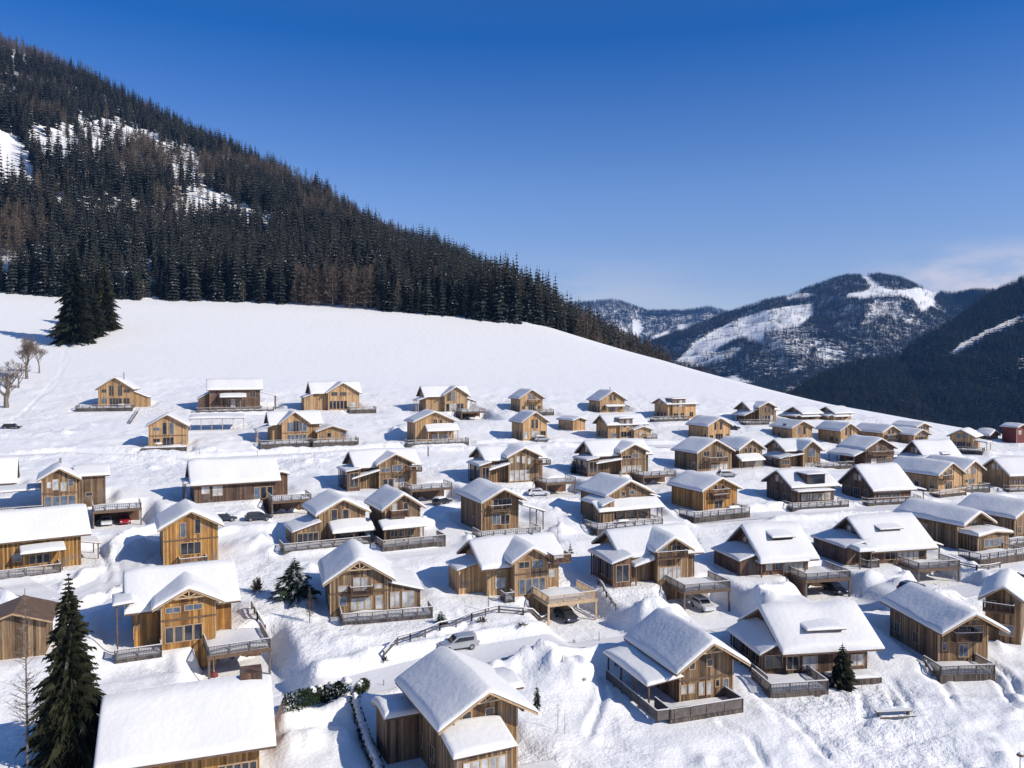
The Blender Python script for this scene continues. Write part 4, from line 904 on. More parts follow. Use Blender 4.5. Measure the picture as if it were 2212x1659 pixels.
# valley bottom under the hills
vy = np.linspace(300, 14000, 40); vx = np.linspace(-5000, 9000, 60)
VX, VY = np.meshgrid(vx, vy)
tag(grid_mesh('valley_floor', np.stack([VX.ravel(), VY.ravel(), -172+6*fbm(VX.ravel(), VY.ravel(), 900, 3, 2)], 1), 40, 60, M['snow']), kind='structure')
# ---------------------------------------------------------------- hills as lofted slopes
def curve(pts, n, foot=False):
    P = []
    for p in pts:
        if foot:
            r = ray(p[0], 700); x = r[0]/r[1]*p[2]; P.append((x, p[2], float(base_h(x, p[2]))-1.0+(p[1] or 0)))
        else: P.append(tuple(W(*p)))
    P = np.array(P); d = np.r_[0, np.cumsum(np.linalg.norm(np.diff(P[:, :2], axis=0), axis=1))]
    t = np.linspace(0, d[-1], n); return np.stack([np.interp(t, d, P[:, k]) for k in range(3)], 1)
class Hill:
    def __init__(s, foot, top, nu, nv, amp, sc_, seed, back=(1.5, -.55), bow=0.0, footz=True):
        s.F, s.T = foot, top; s.nu = nu; s.amp, s.sc, s.seed, s.back, s.bow = amp, sc_, seed, back, bow
    def at(s, u, v):
        """u, v arrays; v 0 at the foot, 1 at the crest, up to 1.5 down the far side"""
        k = u*(s.nu-1); i = np.clip(k.astype(int), 0, s.nu-2); f = (k-i)[:, None]
        a = s.F[i]*(1-f)+s.F[i+1]*f; b = s.T[i]*(1-f)+s.T[i+1]*f
        vv = np.minimum(v, 1)[:, None]; P = a*(1-vv)+b*vv
        run = np.linalg.norm((b-a)[:, :2], axis=1)
        P[:, 2] += s.bow*(b[:, 2]-a[:, 2])*np.sin(np.pi*np.minimum(v, 1))
        e = np.maximum(0, v-1); dirn = (b-a)[:, :2]/run[:, None]
        P[:, :2] += dirn*(e*run)[:, None]; P[:, 2] -= e*e*run*.9+e*run*.12
        w = np.clip(np.minimum(v, np.abs(1-v)*1.0+.0)*5, 0, 1)
        P[:, 2] += w*s.amp*fbm(P[:, 0], P[:, 1], s.sc, s.seed, 4)*2
        return P
    def mesh(s, name, nv, mat, vmax=1.5):
        u, v = np.meshgrid(np.linspace(0, 1, s.nu), np.linspace(0, vmax, nv)); P = s.at(u.ravel(), v.ravel())
        return tag(grid_mesh(name, P, nv, s.nu, mat), kind='structure')
mt = Hill(curve([(-420,0,520),(-150,0,500),(0,0,478),(120,0,470),(250,0,466),(450,0,474),(700,0,470),(850,0,462),(1000,0,452),(1120,0,446),(1200,-6,452),(1330,-14,452),(1460,-16,440),(1600,-20,430)], 260, True),
          curve([(-420,-200,1500),(0,92,1300),(100,134,1280),(200,184,1240),(290,232,1200),(400,285,1160),(560,362,1080),(700,430,1000),(820,515,950),(900,542,900),(960,565,860),(1040,622,820),(1100,650,790),(1160,678,760),(1220,706,720),(1290,748,690),(1380,795,650),(1450,832,600),(1600,900,560)], 260), 260, 0, 9, 120, 3)
mt.mesh('hills', 150, M['snow'])
l2 = Hill(curve([(1150,935,3000),(1400,915,2900),(1700,905,2800),(2000,900,2900),(2300,890,3300),(2600,880,3600)], 240),
          curve([(1180,800,4200),(1330,772,4300),(1400,745,4300),(1470,718,4350),(1540,690,4400),(1600,668,4500),(1650,652,4500),(1700,642,4600),(1750,622,4700),(1800,604,4700),(1830,597,4750),(1870,597,4800),(1900,594,4800),(1950,603,4800),(1990,622,4800),(2020,632,4800),(2060,636,4700),(2110,628,4500),(2160,630,4400),(2300,600,4400),(2600,580,4400)], 240), 240, 0, 42, 420, 9)
l2.mesh('hills', 130, M['snow'])
l1 = Hill(curve([(1560,985,1250),(1750,985,1250),(1950,995,1250),(2200,1000,1300),(2600,1000,1300),(3600,1000,1200)], 200),
          curve([(1640,905,1500),(1708,862,1700),(1752,837,1800),(1805,811,1900),(1870,790,2000),(1944,783,2100),(1966,757,2150),(2013,729,2200),(2069,696,2300),(2125,652,2400),(2180,625,2500),(2260,580,2500),(2600,420,2300),(3600,200,1900)], 200), 200, 0, 14, 260, 15)
l1.mesh('hills', 120, M['snow'])
l3 = Hill(curve([(1050,800,6000),(1500,800,6000),(1800,800,6000)], 120),
          curve([(1050,668,8000),(1200,660,8000),(1260,655,8000),(1325,649,8000),(1360,658,8000),(1400,673,8000),(1470,673,8300),(1500,669,8300),(1530,664,8300),(1565,673,8300),(1620,680,8300),(1800,690,8300)], 120), 120, 0, 60, 700, 22)
l3.mesh('hills', 60, M['snow'])
def inpoly(px, py, poly):
    r = np.zeros(px.shape, bool); n = len(poly)
    for i in range(n):
        (x1, y1), (x2, y2) = poly[i], poly[(i+1) % n]
        c = ((y1 > py) != (y2 > py)) & (px < (x2-x1)*(py-y1)/((y2-y1) or 1e-9)+x1); r ^= c
    return r
# ---------------------------------------------------------------- trees
def spruce_mesh(H_=1.0, r0=.17, layers=16, nb=8, seed=1, z0=.06, droop=.35, spread=.34, twigs=0, lean=0):
    """unit-height spruce crown: whorls of drooping, forked branch blades"""
    q = random.Random(seed); m = MB()
    for L in range(layers):
        t = L/(layers-1); z = z0+(1-z0-.02)*(t**.93); R0 = r0*(1-t)**.82*(.82+.36*q.random())+.006
        n = max(4, int(nb*(1-.45*t))); a0 = q.random()*6.28
        for k in range(n):
            a = a0+6.283*k/n+q.uniform(-.3, .3); r = R0*q.uniform(.68, 1.15); w = (r*spread+.006)*q.uniform(.7, 1.2)
            ca, sa = math.cos(a), math.sin(a); zt = z-r*droop*q.uniform(.6, 1.3)+.01
            def pt(rr, side, zz): return (ca*rr-sa*side, sa*rr+ca*side, zz)
            zm = z+r*.05
            m.add([pt(0, 0, z+.012), pt(r*.45, w, zm-r*.16), pt(r, 0, zt), pt(r*.45, -w, zm-r*.16), pt(r*.5, 0, zm+.01)],
                  [(0, 1, 4), (1, 2, 4), (2, 3, 4), (3, 0, 4)])
            for tw in range(twigs):
                f = q.uniform(.25, .95); sd = q.choice((-1, 1)); rr = r*f; L2 = w*q.uniform(.7, 1.6)
                zz = z+(zt-z)*f*.9; s2 = sd*L2
                if twigs > 12:
                    L2 = r*q.uniform(.12, .30)*(1.15-f*.5); s2 = sd*L2; hw = .0035
                    m.add([pt(rr-hw*2, 0, zz+.004), pt(rr+hw*2, 0, zz+.004), pt(rr+L2*.75, s2*.9, zz-L2*q.uniform(.1, .9)), pt(rr+L2*.3, s2*.5, zz-L2*.1)], [(0, 1, 2), (0, 2, 3)])
                else: m.add([pt(rr, 0, zz+.004), pt(rr+L2*.9, s2*.55, zz-L2*.5), pt(rr+L2*.4, s2, zz-L2*.7), pt(rr-L2*.2, s2*.5, zz-L2*.25)], [(0, 1, 2), (0, 2, 3)])
    m.add([(0.006, 0, .9), (-.003, .005, .9), (-.003, -.005, .9), (0, 0, 1.0)], [(0, 1, 3), (1, 2, 3), (2, 0, 3)])
    return m
def larch_mesh(seed=1, dens=170, r0=.17):
    q = random.Random(seed); m = MB()
    for i in range(dens):
        t = q.random()**.8; z = .14+.84*t; R0 = r0*(1-t)**.75*q.uniform(.5, 1.1)+.01; a = q.random()*6.28
        ca, sa = math.cos(a), math.sin(a); w = .0085
        zt = z+R0*q.uniform(-.1, .5)
        m.add([(0, 0, z), (ca*R0-sa*w*.3, sa*R0+ca*w*.3, zt), (ca*R0*.55-sa*w, sa*R0*.55+ca*w, z+(zt-z)*.5-.008)], [(0, 1, 2)])
        for j in range(3):
            f = q.uniform(.3, 1); b = a+q.uniform(-1.1, 1.1); l = R0*q.uniform(.25, .5)
            x, y, zz = ca*R0*f, sa*R0*f, z+(zt-z)*f
            m.add([(x, y, zz), (x+math.cos(b)*l, y+math.sin(b)*l, zz+l*q.uniform(-.2, .5)), (x+math.cos(b)*l*.5-w*.6, y+math.sin(b)*l*.5+w*.6, zz-.012)], [(0, 1, 2)])
    return m
def trunk_mb(r=.012, top=.95, n=6): return MB().tube((0, 0, -.06), (0, 0, top), r, r*.15, n)
def raw(mb, name, mat):
    me = bpy.data.meshes.new(name); me.from_pydata(mb.v, [], mb.f); me.materials.append(mat); me.update(); return me
SP = [raw(spruce_mesh(seed=s, r0=r, layers=l, nb=b), 'spruce_crown', M['spruce']) for s, r, l, b in ((1,.16,17,8),(2,.13,18,7),(3,.185,16,9),(4,.145,15,8),(5,.165,19,8))]
LA = [raw(larch_mesh(seed=s, r0=r), 'larch_crown', M['larch']) for s, r in ((1,.15),(2,.18),(3,.13))]
TR = raw(trunk_mb(), 'trunk', M['bark']); TRL = raw(trunk_mb(.01), 'trunk', M['greybark'])
def tree(kind, loc, h, rz, label, group=None, crown=None, trunk=None, cat='tree', wid=1.0, name=None):
    nm = name or ('spruce' if kind == 'spruce' else 'larch')
    e = empty(nm, loc, rz, label, cat, group)
    me = crown or (random.choice(SP) if kind == 'spruce' else random.choice(LA))
    c = bpy.data.objects.new('crown', me); COL.objects.link(c); c.parent = e; c.scale = (h*wid, h*wid, h)
    t = bpy.data.objects.new('trunk', trunk or (TR if kind == 'spruce' else TRL)); COL.objects.link(t); t.parent = e; t.scale = (h, h, h)
    return e
def gn_forest(name, pts, scl, rot, idx, protos, label=None):
    """stuff: one object whose points carry instances of tree meshes"""
    me = bpy.data.meshes.new(name); me.vertices.add(len(pts)); me.vertices.foreach_set('co', np.asarray(pts, np.float32).ravel())
    for nm, ty, arr in (('scl', 'FLOAT', scl), ('rot', 'FLOAT', rot), ('idx', 'INT', idx)):
        a = me.attributes.new(nm, ty, 'POINT'); a.data.foreach_set('value', np.asarray(arr, np.float32 if ty == 'FLOAT' else np.int32))
    o = bpy.data.objects.new(name, me); COL.objects.link(o)
    col = bpy.data.collections.new(name+'_protos')
    for i, pm in enumerate(protos):
        p = bpy.data.objects.new('%s_proto_%02d' % (name, i), pm); col.objects.link(p)
    ng = bpy.data.node_groups.new(name, 'GeometryNodeTree')
    ng.interface.new_socket('Geometry', in_out='INPUT', socket_type='NodeSocketGeometry'); ng.interface.new_socket('Geometry', in_out='OUTPUT', socket_type='NodeSocketGeometry')
    gi = ng.nodes.new('NodeGroupInput'); go = ng.nodes.new('NodeGroupOutput'); mp_ = ng.nodes.new('GeometryNodeMeshToPoints')
    ip = ng.nodes.new('GeometryNodeInstanceOnPoints'); ci = ng.nodes.new('GeometryNodeCollectionInfo')
    ci.inputs['Collection'].default_value = col; ci.inputs['Separate Children'].default_value = True; ci.inputs['Reset Children'].default_value = True
    def attr(nm, dt):
        a = ng.nodes.new('GeometryNodeInputNamedAttribute'); a.data_type = dt; a.inputs['Name'].default_value = nm; return [q for q in a.outputs if q.enabled and q.name == 'Attribute'][0]
    cx_ = ng.nodes.new('ShaderNodeCombineXYZ'); ng.links.new(attr('rot', 'FLOAT'), cx_.inputs['Z'])
    cs_ = ng.nodes.new('ShaderNodeCombineXYZ'); sA = attr('scl', 'FLOAT')
    for k in 'XYZ': ng.links.new(sA, cs_.inputs[k])
    ng.links.new(gi.outputs[0], mp_.inputs['Mesh']); ng.links.new(mp_.outputs[0], ip.inputs['Points']); ng.links.new(ci.outputs[0], ip.inputs['Instance'])
    ip.inputs['Pick Instance'].default_value = True; ng.links.new(attr('idx', 'INT'), ip.inputs['Instance Index'])
    ng.links.new(cx_.outputs[0], ip.inputs['Rotation']); ng.links.new(cs_.outputs[0], ip.inputs['Scale']); ng.links.new(ip.outputs[0], go.inputs[0])
    md = o.modifiers.new('forest', 'NODES'); md.node_group = ng
    tag(o, label, 'forest', None, 'stuff'); return o
def merged(parts, name, mats):
    """one mesh from (MB, material index)"""
    me = bpy.data.meshes.new(name); v = []; f = []; mi = []
    for mb, k in parts:
        o = len(v); v += mb.v; f += [tuple(i+o for i in q) for q in mb.f]; mi += [k]*len(mb.f)
    me.from_pydata(v, [], f)
    for mm in mats: me.materials.append(mm)
    me.polygons.foreach_set('material_index', mi); me.update(); return me
SPF = [merged([(spruce_mesh(seed=30+s, r0=.13+.02*s, layers=13, nb=7), 0), (trunk_mb(), 1)], 'spruce', [M['spruce'], M['bark']]) for s in range(4)]
LAF = [merged([(larch_mesh(seed=40+s, dens=120), 0), (trunk_mb(.01), 1)], 'larch', [M['larch'], M['greybark']]) for s in range(2)]
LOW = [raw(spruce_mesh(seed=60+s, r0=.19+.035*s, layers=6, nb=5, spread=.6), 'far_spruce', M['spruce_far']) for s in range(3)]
LOWL = [raw(larch_mesh(seed=70, dens=40, r0=.2), 'far_larch', M['larch'])]
# mountain forest: candidate places over the loft
U = rng.random(26000); V_ = rng.random(26000)**1.05*1.04
P = mt.at(U, V_)
px, py = proj(P[:, 0], P[:, 1], P[:, 2])
open_ = [([(-50,285),(30,290),(60,330),(85,395),(60,420),(0,400),(-50,400)], .02), ([(60,270),(150,262),(260,258),(340,290),(330,325),(210,335),(110,345),(60,330)], .14),
         ([(300,300),(420,320),(440,400),(470,430),(440,470),(390,430),(360,370)], .16), ([(440,400),(520,440),(600,480),(620,520),(560,510),(470,470)], .2),
         ([(90,425),(200,430),(330,440),(340,470),(200,465),(90,450)], .2), ([(-60,100),(0,215),(90,250),(200,255),(160,275),(0,275),(-60,260)], .75)]
dens = np.full(len(P), 1.0)
for poly, dd in open_: dens[inpoly(px, py, poly)] = dd
dens *= np.clip(.9+1.1*fbm(P[:, 0], P[:, 1], 38, 77, 3), .12, 1)
keep = (rng.random(len(P)) < dens) & (px > -260) & (px < 1560)
P, px, py, V_ = P[keep], px[keep], py[keep], V_[keep]
# a full wall of trees along the meadow edge
ue = np.sort(rng.random(430)); ve = rng.random(430)*.022; Pe = mt.at(ue, ve); pxe, pye = proj(*Pe.T); k = (pxe > -60) & (pxe < 1540)
P = np.vstack([Pe[k], P]); px = np.r_[pxe[k], px]; py = np.r_[pye[k], py]; V_ = np.r_[ve[k], V_]
lz = fbm(P[:, 0], P[:, 1], 85, 91, 2)+.25*vnoise(P[:, 0], P[:, 1], 14, 5)
islar = (lz > .15) | (rng.random(len(P)) < .07)
hgt = (11+20*rng.beta(2.2, 1.8, len(P)))*(.85+.4*np.clip(fbm(P[:, 0], P[:, 1], 45, 19, 2)+.5, 0, 1)); hgt[islar] *= .85
edge_small = (V_ < .03) & (rng.random(len(P)) < .30); hgt[edge_small] *= .5
rot = rng.random(len(P))*6.28
show = (px > -20) & (px < 1500)
size = hgt/P[:, 1]; size[~show] = 0; size[(px > 1200)] *= .5
order = np.argsort(-size+V_*.05)
indiv = np.zeros(len(P), bool); cs_n = cl_n = 0
for i in order:
    if not show[i]: continue
    if islar[i]:
        if cl_n < 90: indiv[i] = True; cl_n += 1
    elif cs_n < 285: indiv[i] = True; cs_n += 1
    if cs_n >= 285 and cl_n >= 90: break
for i in np.where(indiv)[0]:
    if islar[i]: tree('larch', P[i]-np.array([0, 0, .5]), hgt[i], rot[i], 'bare brown larch in the forest front above the snowy meadow', 'larches in the forest front')
    else: tree('spruce', P[i]-np.array([0, 0, .5]), hgt[i], rot[i], 'dark green spruce in the forest front above the snowy meadow', 'spruces in the forest front')
r_ = ~indiv
idx = np.where(islar, 4+rng.integers(0, 2, len(P)), rng.integers(0, 4, len(P)))
gn_forest('mountain_forest', P[r_]-np.array([0, 0, .5]), hgt[r_], rot[r_], idx[r_], SPF+LAF, 'dense dark forest climbing the mountain on the left')
# hill forests
def hill_forest(name, hill, n, polys, hmin, hmax, label, seed, larch=.1, vp=1.0, cover=.8, vmax=1.03, patch=0):
    U = rng.random(n); V_ = rng.random(n)**vp*vmax; P = hill.at(U, V_); px, py = proj(*P.T)
    d = np.full(n, cover)
    d *= np.clip(1.1+patch*fbm(P[:, 0], P[:, 1], 300, seed, 3)*2, .12, 1)
    for poly, dd in polys: d[inpoly(px, py, poly)] = dd
    k = (rng.random(n) < d) & (px > 1100) & (px < 2600)
    P = P[k]; m = len(P); idx = np.where(rng.random(m) < larch, 3, rng.integers(0, 3, m))
    gn_forest(name, P-np.array([0, 0, .5]), rng.uniform(hmin, hmax, m), rng.random(m)*6.28, idx, LOW+LOWL, label)
L2P = [([(1452,790),(1500,742),(1545,712),(1600,688),(1650,672),(1700,662),(1755,656),(1757,684),(1730,705),(1690,712),(1650,722),(1652,745),(1600,730),(1560,750),(1540,768),(1500,778)], .04),
       ([(1650,720),(1757,700),(1775,740),(1740,770),(1690,760),(1655,745)], .35), ([(1470,785),(1560,758),(1610,748),(1600,765),(1540,790),(1480,795)], .15),
       ([(1858,597),(1880,597),(1900,618),(1935,628),(1985,622),(2030,632),(2018,648),(2022,662),(1992,676),(1972,650),(1950,640),(1905,642),(1870,648),(1830,642),(1832,634),(1872,628),(1882,618)], .02),
       ([(1890,650),(1945,650),(1950,668),(1962,694),(1940,692),(1915,680),(1880,700),(1862,700),(1880,670)], .25), ([(1735,700),(1790,745),(1812,770),(1790,790),(1755,775),(1765,755)], .5),
       ([(1762,752),(1815,748),(1830,775),(1842,788),(1800,784),(1765,772)], .35), ([(1700,800),(1740,790),(1720,806)], .05), ([(1525,822),(1580,812),(1632,824),(1600,838),(1540,835)], .03), ([(1680,865),(1700,842),(1745,830),(1770,826),(1740,848),(1710,862)], .05),
       ([(1960,690),(1972,688),(1972,700),(1960,700)], .0), ([(1695,640),(1730,632),(1760,634),(1760,640),(1700,650)], .1)]
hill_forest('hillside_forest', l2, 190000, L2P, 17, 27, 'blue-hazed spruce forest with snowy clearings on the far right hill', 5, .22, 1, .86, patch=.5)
L1P = [([(2040,770),(2075,742),(2120,720),(2165,697),(2212,680),(2260,665),(2260,685),(2200,705),(2150,725),(2110,748),(2085,760),(2068,775)], .01), ([(1930,795),(2000,750),(2060,718),(2062,726),(2000,765),(1940,805)], .3), ([(2200,770),(2260,750),(2260,800),(2190,800)], .2)]
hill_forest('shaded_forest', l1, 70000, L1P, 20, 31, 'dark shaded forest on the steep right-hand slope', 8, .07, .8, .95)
L3P = [([(1275,700),(1290,690),(1300,705),(1290,715)], .1), ([(1330,715),(1345,705),(1360,720),(1350,735)], .1), ([(1365,692),(1382,690),(1390,715),(1375,735),(1366,720)], .02), ([(1405,730),(1440,715),(1450,720),(1420,735)], .05), ([(1462,702),(1480,700),(1495,718),(1472,722)], .02), ([(1535,700),(1548,698),(1552,708),(1540,712)], .05), ([(1370,760),(1400,750),(1400,762)], .1)]
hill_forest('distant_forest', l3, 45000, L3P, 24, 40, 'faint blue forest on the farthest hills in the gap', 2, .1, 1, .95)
# ---------------------------------------------------------------- placing on the finished ground
def place(px, py):
    r = ray(px, py); t = np.linspace(40, 460, 2101); x = r[0]/r[1]*t; z = r[2]/r[1]*t
    h = height(x, t); k = np.argmax(z < h) if (z < h).any() else 0
    if k > 0:
        tt = np.linspace(t[k-1], t[k], 12); hh = height(r[0]/r[1]*tt, tt); j = np.argmax(r[2]/r[1]*tt < hh); tv = tt[j]
    else: tv = float(ground_hit(px, py).y)
    return Vector((r[0]/r[1]*tv, tv, gz(r[0]/r[1]*tv, tv)))
# big spruces on the meadow's left edge
def big_spruce(px, py, hpx, wpx, seed, label, nb=15, layers=40, tw=16, mat='spruce_dark', droop=.3, yoff=0, group=None, z0=.04):
    p = place(px, py); h = hpx/FPX*p.y; w = wpx/FPX*p.y
    me = raw(spruce_mesh(seed=seed, r0=w/h/2*(1.2 if tw > 12 else 1.05), layers=layers, nb=nb, twigs=tw, droop=droop, spread=.2 if tw < 12 else .085, z0=z0), 'spruce_crown', M[mat])
    e = tree('spruce', (p.x, p.y+yoff, p.z), h, seed*1.7, label, group, crown=me); return e
big_spruce(163, 741, 206, 80, 101, 'tallest dark spruce of the three alone on the meadow edge at the left')
big_spruce(196, 728, 120, 70, 102, 'middle, lower spruce wedged between its two taller neighbours on the meadow edge')
big_spruce(226, 712, 150, 62, 103, 'slimmer right-hand spruce of the three alone on the meadow edge')
big_spruce(154, 1646, 418, 150, 104, 'large dark spruce at the lower left in front of the orange chalet', 15, 40, 34, droop=.32)
big_spruce(636, 1290, 90, 84, 105, 'round snow-dusted conifer in the shadow left of the brown curtained chalet', 14, 20, 16, 'dusted', .12, z0=.1)
big_spruce(1819, 1482, 96, 62, 106, 'dark spruce in front of the arched porch of the front row chalet', 11, 20, 7, droop=.15)
big_spruce(1160, 1532, 60, 26, 107, 'slim snow-dusted young conifer right of the nearest chalet', 8, 14, 3, 'dusted')
big_spruce(1240, 1022, 40, 24, 108, 'small dark green conifer left of the twin-gabled veranda chalet', 9, 12, 3)
big_spruce(1278, 1157, 27, 15, 109, 'tiny fir on open snow between two fourth row chalets', 7, 9, 2)
big_spruce(1232, 1194, 28, 14, 110, 'tiny fir at the right gable of the pale new chalet', 7, 9, 2)
big_spruce(952, 1346, 30, 30, 111, 'dark bushy young conifer above the car and the timber fence', 9, 9, 5, 'dusted', .1)
def bare_tree(px, py, hpx, seed, label, spread=.55, thick=.03, depth=5, name='bare_tree', mat='greybark', start=.28, group=None):
    p = place(px, py); h = hpx/FPX*p.y; q = random.Random(seed)
    e = empty(name, p, 0, label, 'tree', group); tr = MB(); cr = MB()
    def grow(a, d, L, r, lv):
        b = a+d*L; (tr if lv < 2 else cr).tube(a, b, max(r, .028), max(r*.66, .02), 6 if lv < 2 else 3)
        if lv >= depth: return
        for k in range(3 if lv == 0 else q.choice((2, 3, 4))):
            nd = (d+Vector((q.uniform(-1, 1), q.uniform(-1, 1), q.uniform(-.25, .55)))*spread*1.3).normalized(); nd = (nd+Vector((0, 0, .08))).normalized()
            grow(b if q.random() < .6 else a+d*L*q.uniform(.5, 1), nd, L*q.uniform(.62, .9), r*.56, lv+1)
    grow(Vector((0, 0, -.2)), Vector((q.uniform(-.08, .08), 0, 1)).normalized(), h*start, h*thick, 0)
    tr.build('trunk', M[mat], e); cr.build('crown', M['twig'], e); return e
bare_tree(58, 818, 118, 3, 'spreading bare broadleaf tree with pale branches left of the ski track', .62, .03, 7, start=.2)
bare_tree(40, 838, 80, 5, 'smaller bare tree in the middle of the left-edge group', .66, .025, 6, start=.22)
bare_tree(14, 880, 116, 8, 'thick-trunked bare tree at the far left edge', .62, .05, 7, start=.22)
bare_tree(85, 806, 80, 9, 'thin bare tree at the right of the left-edge group', .5, .022, 6, start=.22)
def sapling(px, py, hpx, seed, label, wide=.22, nbr=26, name='sapling', mat='twig', group=None, rad=.012):
    p = place(px, py); h = hpx/FPX*p.y; q = random.Random(seed); e = empty(name, p, 0, label, 'tree', group)
    MB().tube((0, 0, -.4), (0, 0, h), h*rad, h*rad*.25, 5).build('trunk', M['greybark'], e); m = MB()
    for i in range(nbr):
        z = h*q.uniform(.18, .97); a = q.random()*6.28; r = h*wide*(1.08-z/h)*q.uniform(.5, 1.1)+.05
        b = Vector((math.cos(a)*r, math.sin(a)*r, z+r*q.uniform(.1, .8))); m.tube((0, 0, z), b, h*rad*.3, h*rad*.1, 3)
        for j in range(3):
            c = Vector((0, 0, z)).lerp(b, q.uniform(.4, .95)); m.tube(c, c+Vector((q.uniform(-1, 1), q.uniform(-1, 1), q.uniform(0, 1)))*r*.35, h*rad*.15, h*rad*.06, 3)
    m.build('crown', M[mat], e); return e
sapling(60, 1668, 405, 1, 'very thin tall bare larch rising past the brown shed at the left', .13, 120, 'bare_tree', rad=.0075)
sapling(669, 1346, 80, 2, 'slender brown larch in front of the round snow-dusted conifer', .2, 240, 'larch', 'larch', rad=.014)
sapling(1205, 1578, 62, 3, 'bare sapling beside the snowy terrace of the nearest chalet', .25)
sapling(1220, 1586, 58, 4, 'thin bare pole-like sapling furthest right by the nearest chalet', .1, 14)
sapling(1205, 1178, 62, 5, 'bare sapling behind the pale new chalet, twigs above its roof', .2, 30)
sapling(1412, 1170, 36, 6, 'bare shrub-like sapling between the two cross-gabled chalets in the fifth row', .4, 40)
sapling(1508, 1196, 46, 7, 'bare forked sapling right of the long dark balcony chalet', .4, 40)
sapling(1492, 1372, 34, 8, 'bare clump of twigs behind the sunlit front chalet', .35, 30)
sapling(580, 1222, 30, 9, 'tiny bare sapling on the slope left of the snow-dusted conifer', .3, 20)
def shrub(px, py, wpx, hpx, seed, label, mat='larch', n=160, name='shrub'):
    p = place(px, py); w = wpx/FPX*p.y; h = hpx/FPX*p.y; q = random.Random(seed); m = MB()
    for i in range(n):
        a = q.random()*6.28; e_ = q.uniform(.1, 1.45); r = q.uniform(.5, 1); d = Vector((math.cos(a)*math.cos(e_)*w/2, math.sin(a)*math.cos(e_)*w/2, math.sin(e_)*h))*r
        s = Vector((q.uniform(-1, 1), q.uniform(-1, 1), 0))*w*.03; b = d*.3
        m.add([b-s*.3, b+s*.3, d+s, d-s+Vector((0, 0, .05))], [(0, 1, 2, 3)])
    return tag(m.build(name, M[mat], None, loc=p), label, 'shrub')
shrub(556, 1280, 42, 36, 1, 'reddish brown shrub on the slope right of the large orange chalet'); shrub(313, 1306, 16, 18, 2, 'small reddish shrub by the left roof edge of the large orange chalet')
shrub(832, 1430, 22, 14, 3, 'low dark shrub near the lower end of the timber fence', 'spruce', 60); shrub(1040, 1345, 30, 14, 4, 'yellowish shrub growing through the timber fence', 'larch', 90)
shrub(1020, 1372, 20, 9, 5, 'orange tuft of dry grass just above the silver car', 'larch', 60); shrub(1128, 1352, 34, 8, 6, 'scrubby red twigs between fence and road', 'larch', 60)
for k, (a, b) in enumerate([(1240, 1390), (1330, 1440), (1262, 1472), (1395, 1408), (905, 1378)]):
    shrub(a, b, 14, 11, 20+k, ['dry twig tuft above the road right of the silver car', 'dry twig tuft at the foot of the sunlit front chalet shadow', 'dry twig tuft on the ploughed snow heap right of the nearest chalet', 'dry twig tuft just under the road centre', 'dry twig tuft left of the silver car'][k], 'twig', 40)
# ---------------------------------------------------------------- hedges
def hedge(pts, h, w, mat, label, snow, seed, name='hedge'):
    q = random.Random(seed); m = MB(); s = MB(); first = None; P_ = [place(*p) for p in pts]; o = P_[0]
    for a, b in zip(P_[:-1], P_[1:]):
        L = (b-a).length; n = int(L*260)
        d = (b-a).normalized(); nn = Vector((-d.y, d.x, 0))
        for i in range(n):
            c = a.lerp(b, q.random())+nn*q.uniform(-w/2, w/2)-o; zz = h*q.random(); c.z += zz
            u = Vector((q.uniform(-1, 1), q.uniform(-1, 1), q.uniform(-1, 1)))*.14; v = Vector((q.uniform(-1, 1), q.uniform(-1, 1), q.uniform(-.3, 1.4)))*.16
            m.add([c-u, c+v*.2+u, c+v], [(0, 1, 2)])
    e = empty(name, o, 0, label, 'hedge'); m.build('foliage', M[mat], e)
    for a, b in zip(P_[:-1], P_[1:]):
        L = (b-a).length; n = max(3, int(L/.45))
        for i in range(n):
            if q.random() > snow: continue
            c = a.lerp(b, (i+.5)/n)-o; r = q.uniform(.3, .48)*(w/.9)
            for (th0, th1, z0, z1) in ((1.0, .85, 0, .5), (.85, .3, .5, .8)):
                s.tube((c.x, c.y, c.z+h-.25+z0*.6), (c.x+.05, c.y, c.z+h-.25+z1*.6), r*th0, r*th1, 8)
    s.build('snow_cover', M['roofsnow'], e, smooth=True)
hedge([(612, 1540), (650, 1530), (700, 1517), (752, 1503)], 1.6, 1.0, 'hedge', 'dark green clipped hedge along the road above the bottom-left house', .12, 1)
hedge([(772, 1508), (791, 1490)], 1.2, .8, 'hedge', 'short stub of dark hedge at the bend of the snow-capped hedge', .3, 2)
hedge([(765, 1518), (772, 1553), (784, 1594), (798, 1630), (815, 1670), (822, 1700)], 1.0, .9, 'dusted', 'hedge under a thick cap of snow running down to the bottom edge', 1.0, 3)
# ---------------------------------------------------------------- fences, posts, bench
def fence(pts, h, label, sp=2.0, rails=2, mat='railwood', snow=True):
    P_ = [place(*p) for p in pts]; o = P_[0].copy(); e = empty('fence', o, 0, label, 'fence'); po = MB(); ra = MB(); sn = MB()
    for a, b in zip(P_[:-1], P_[1:]):
        n = max(1, int((b-a).length/sp))
        prev = None
        for k in range(n+1):
            c = a.lerp(b, k/n); z = gz(c.x, c.y); c = Vector((c.x, c.y, z))-o
            po.box(c.x-.08, c.x+.08, c.y-.08, c.y+.08, c.z-.4, c.z+h)
            if prev is not None:
                for r in range(rails):
                    zz = h*(.95-r*.45); ra.bar((prev.x, prev.y, prev.z+zz), (c.x, c.y, c.z+zz), .09, .16)
                if snow: sn.bar((prev.x, prev.y, prev.z+h+.03), (c.x, c.y, c.z+h+.03), .14, .1)
            prev = c
    po.build('post', M[mat], e); ra.build('rail', M[mat], e)
    if sn.v: sn.build('rail_snow', M['roofsnow'], e)
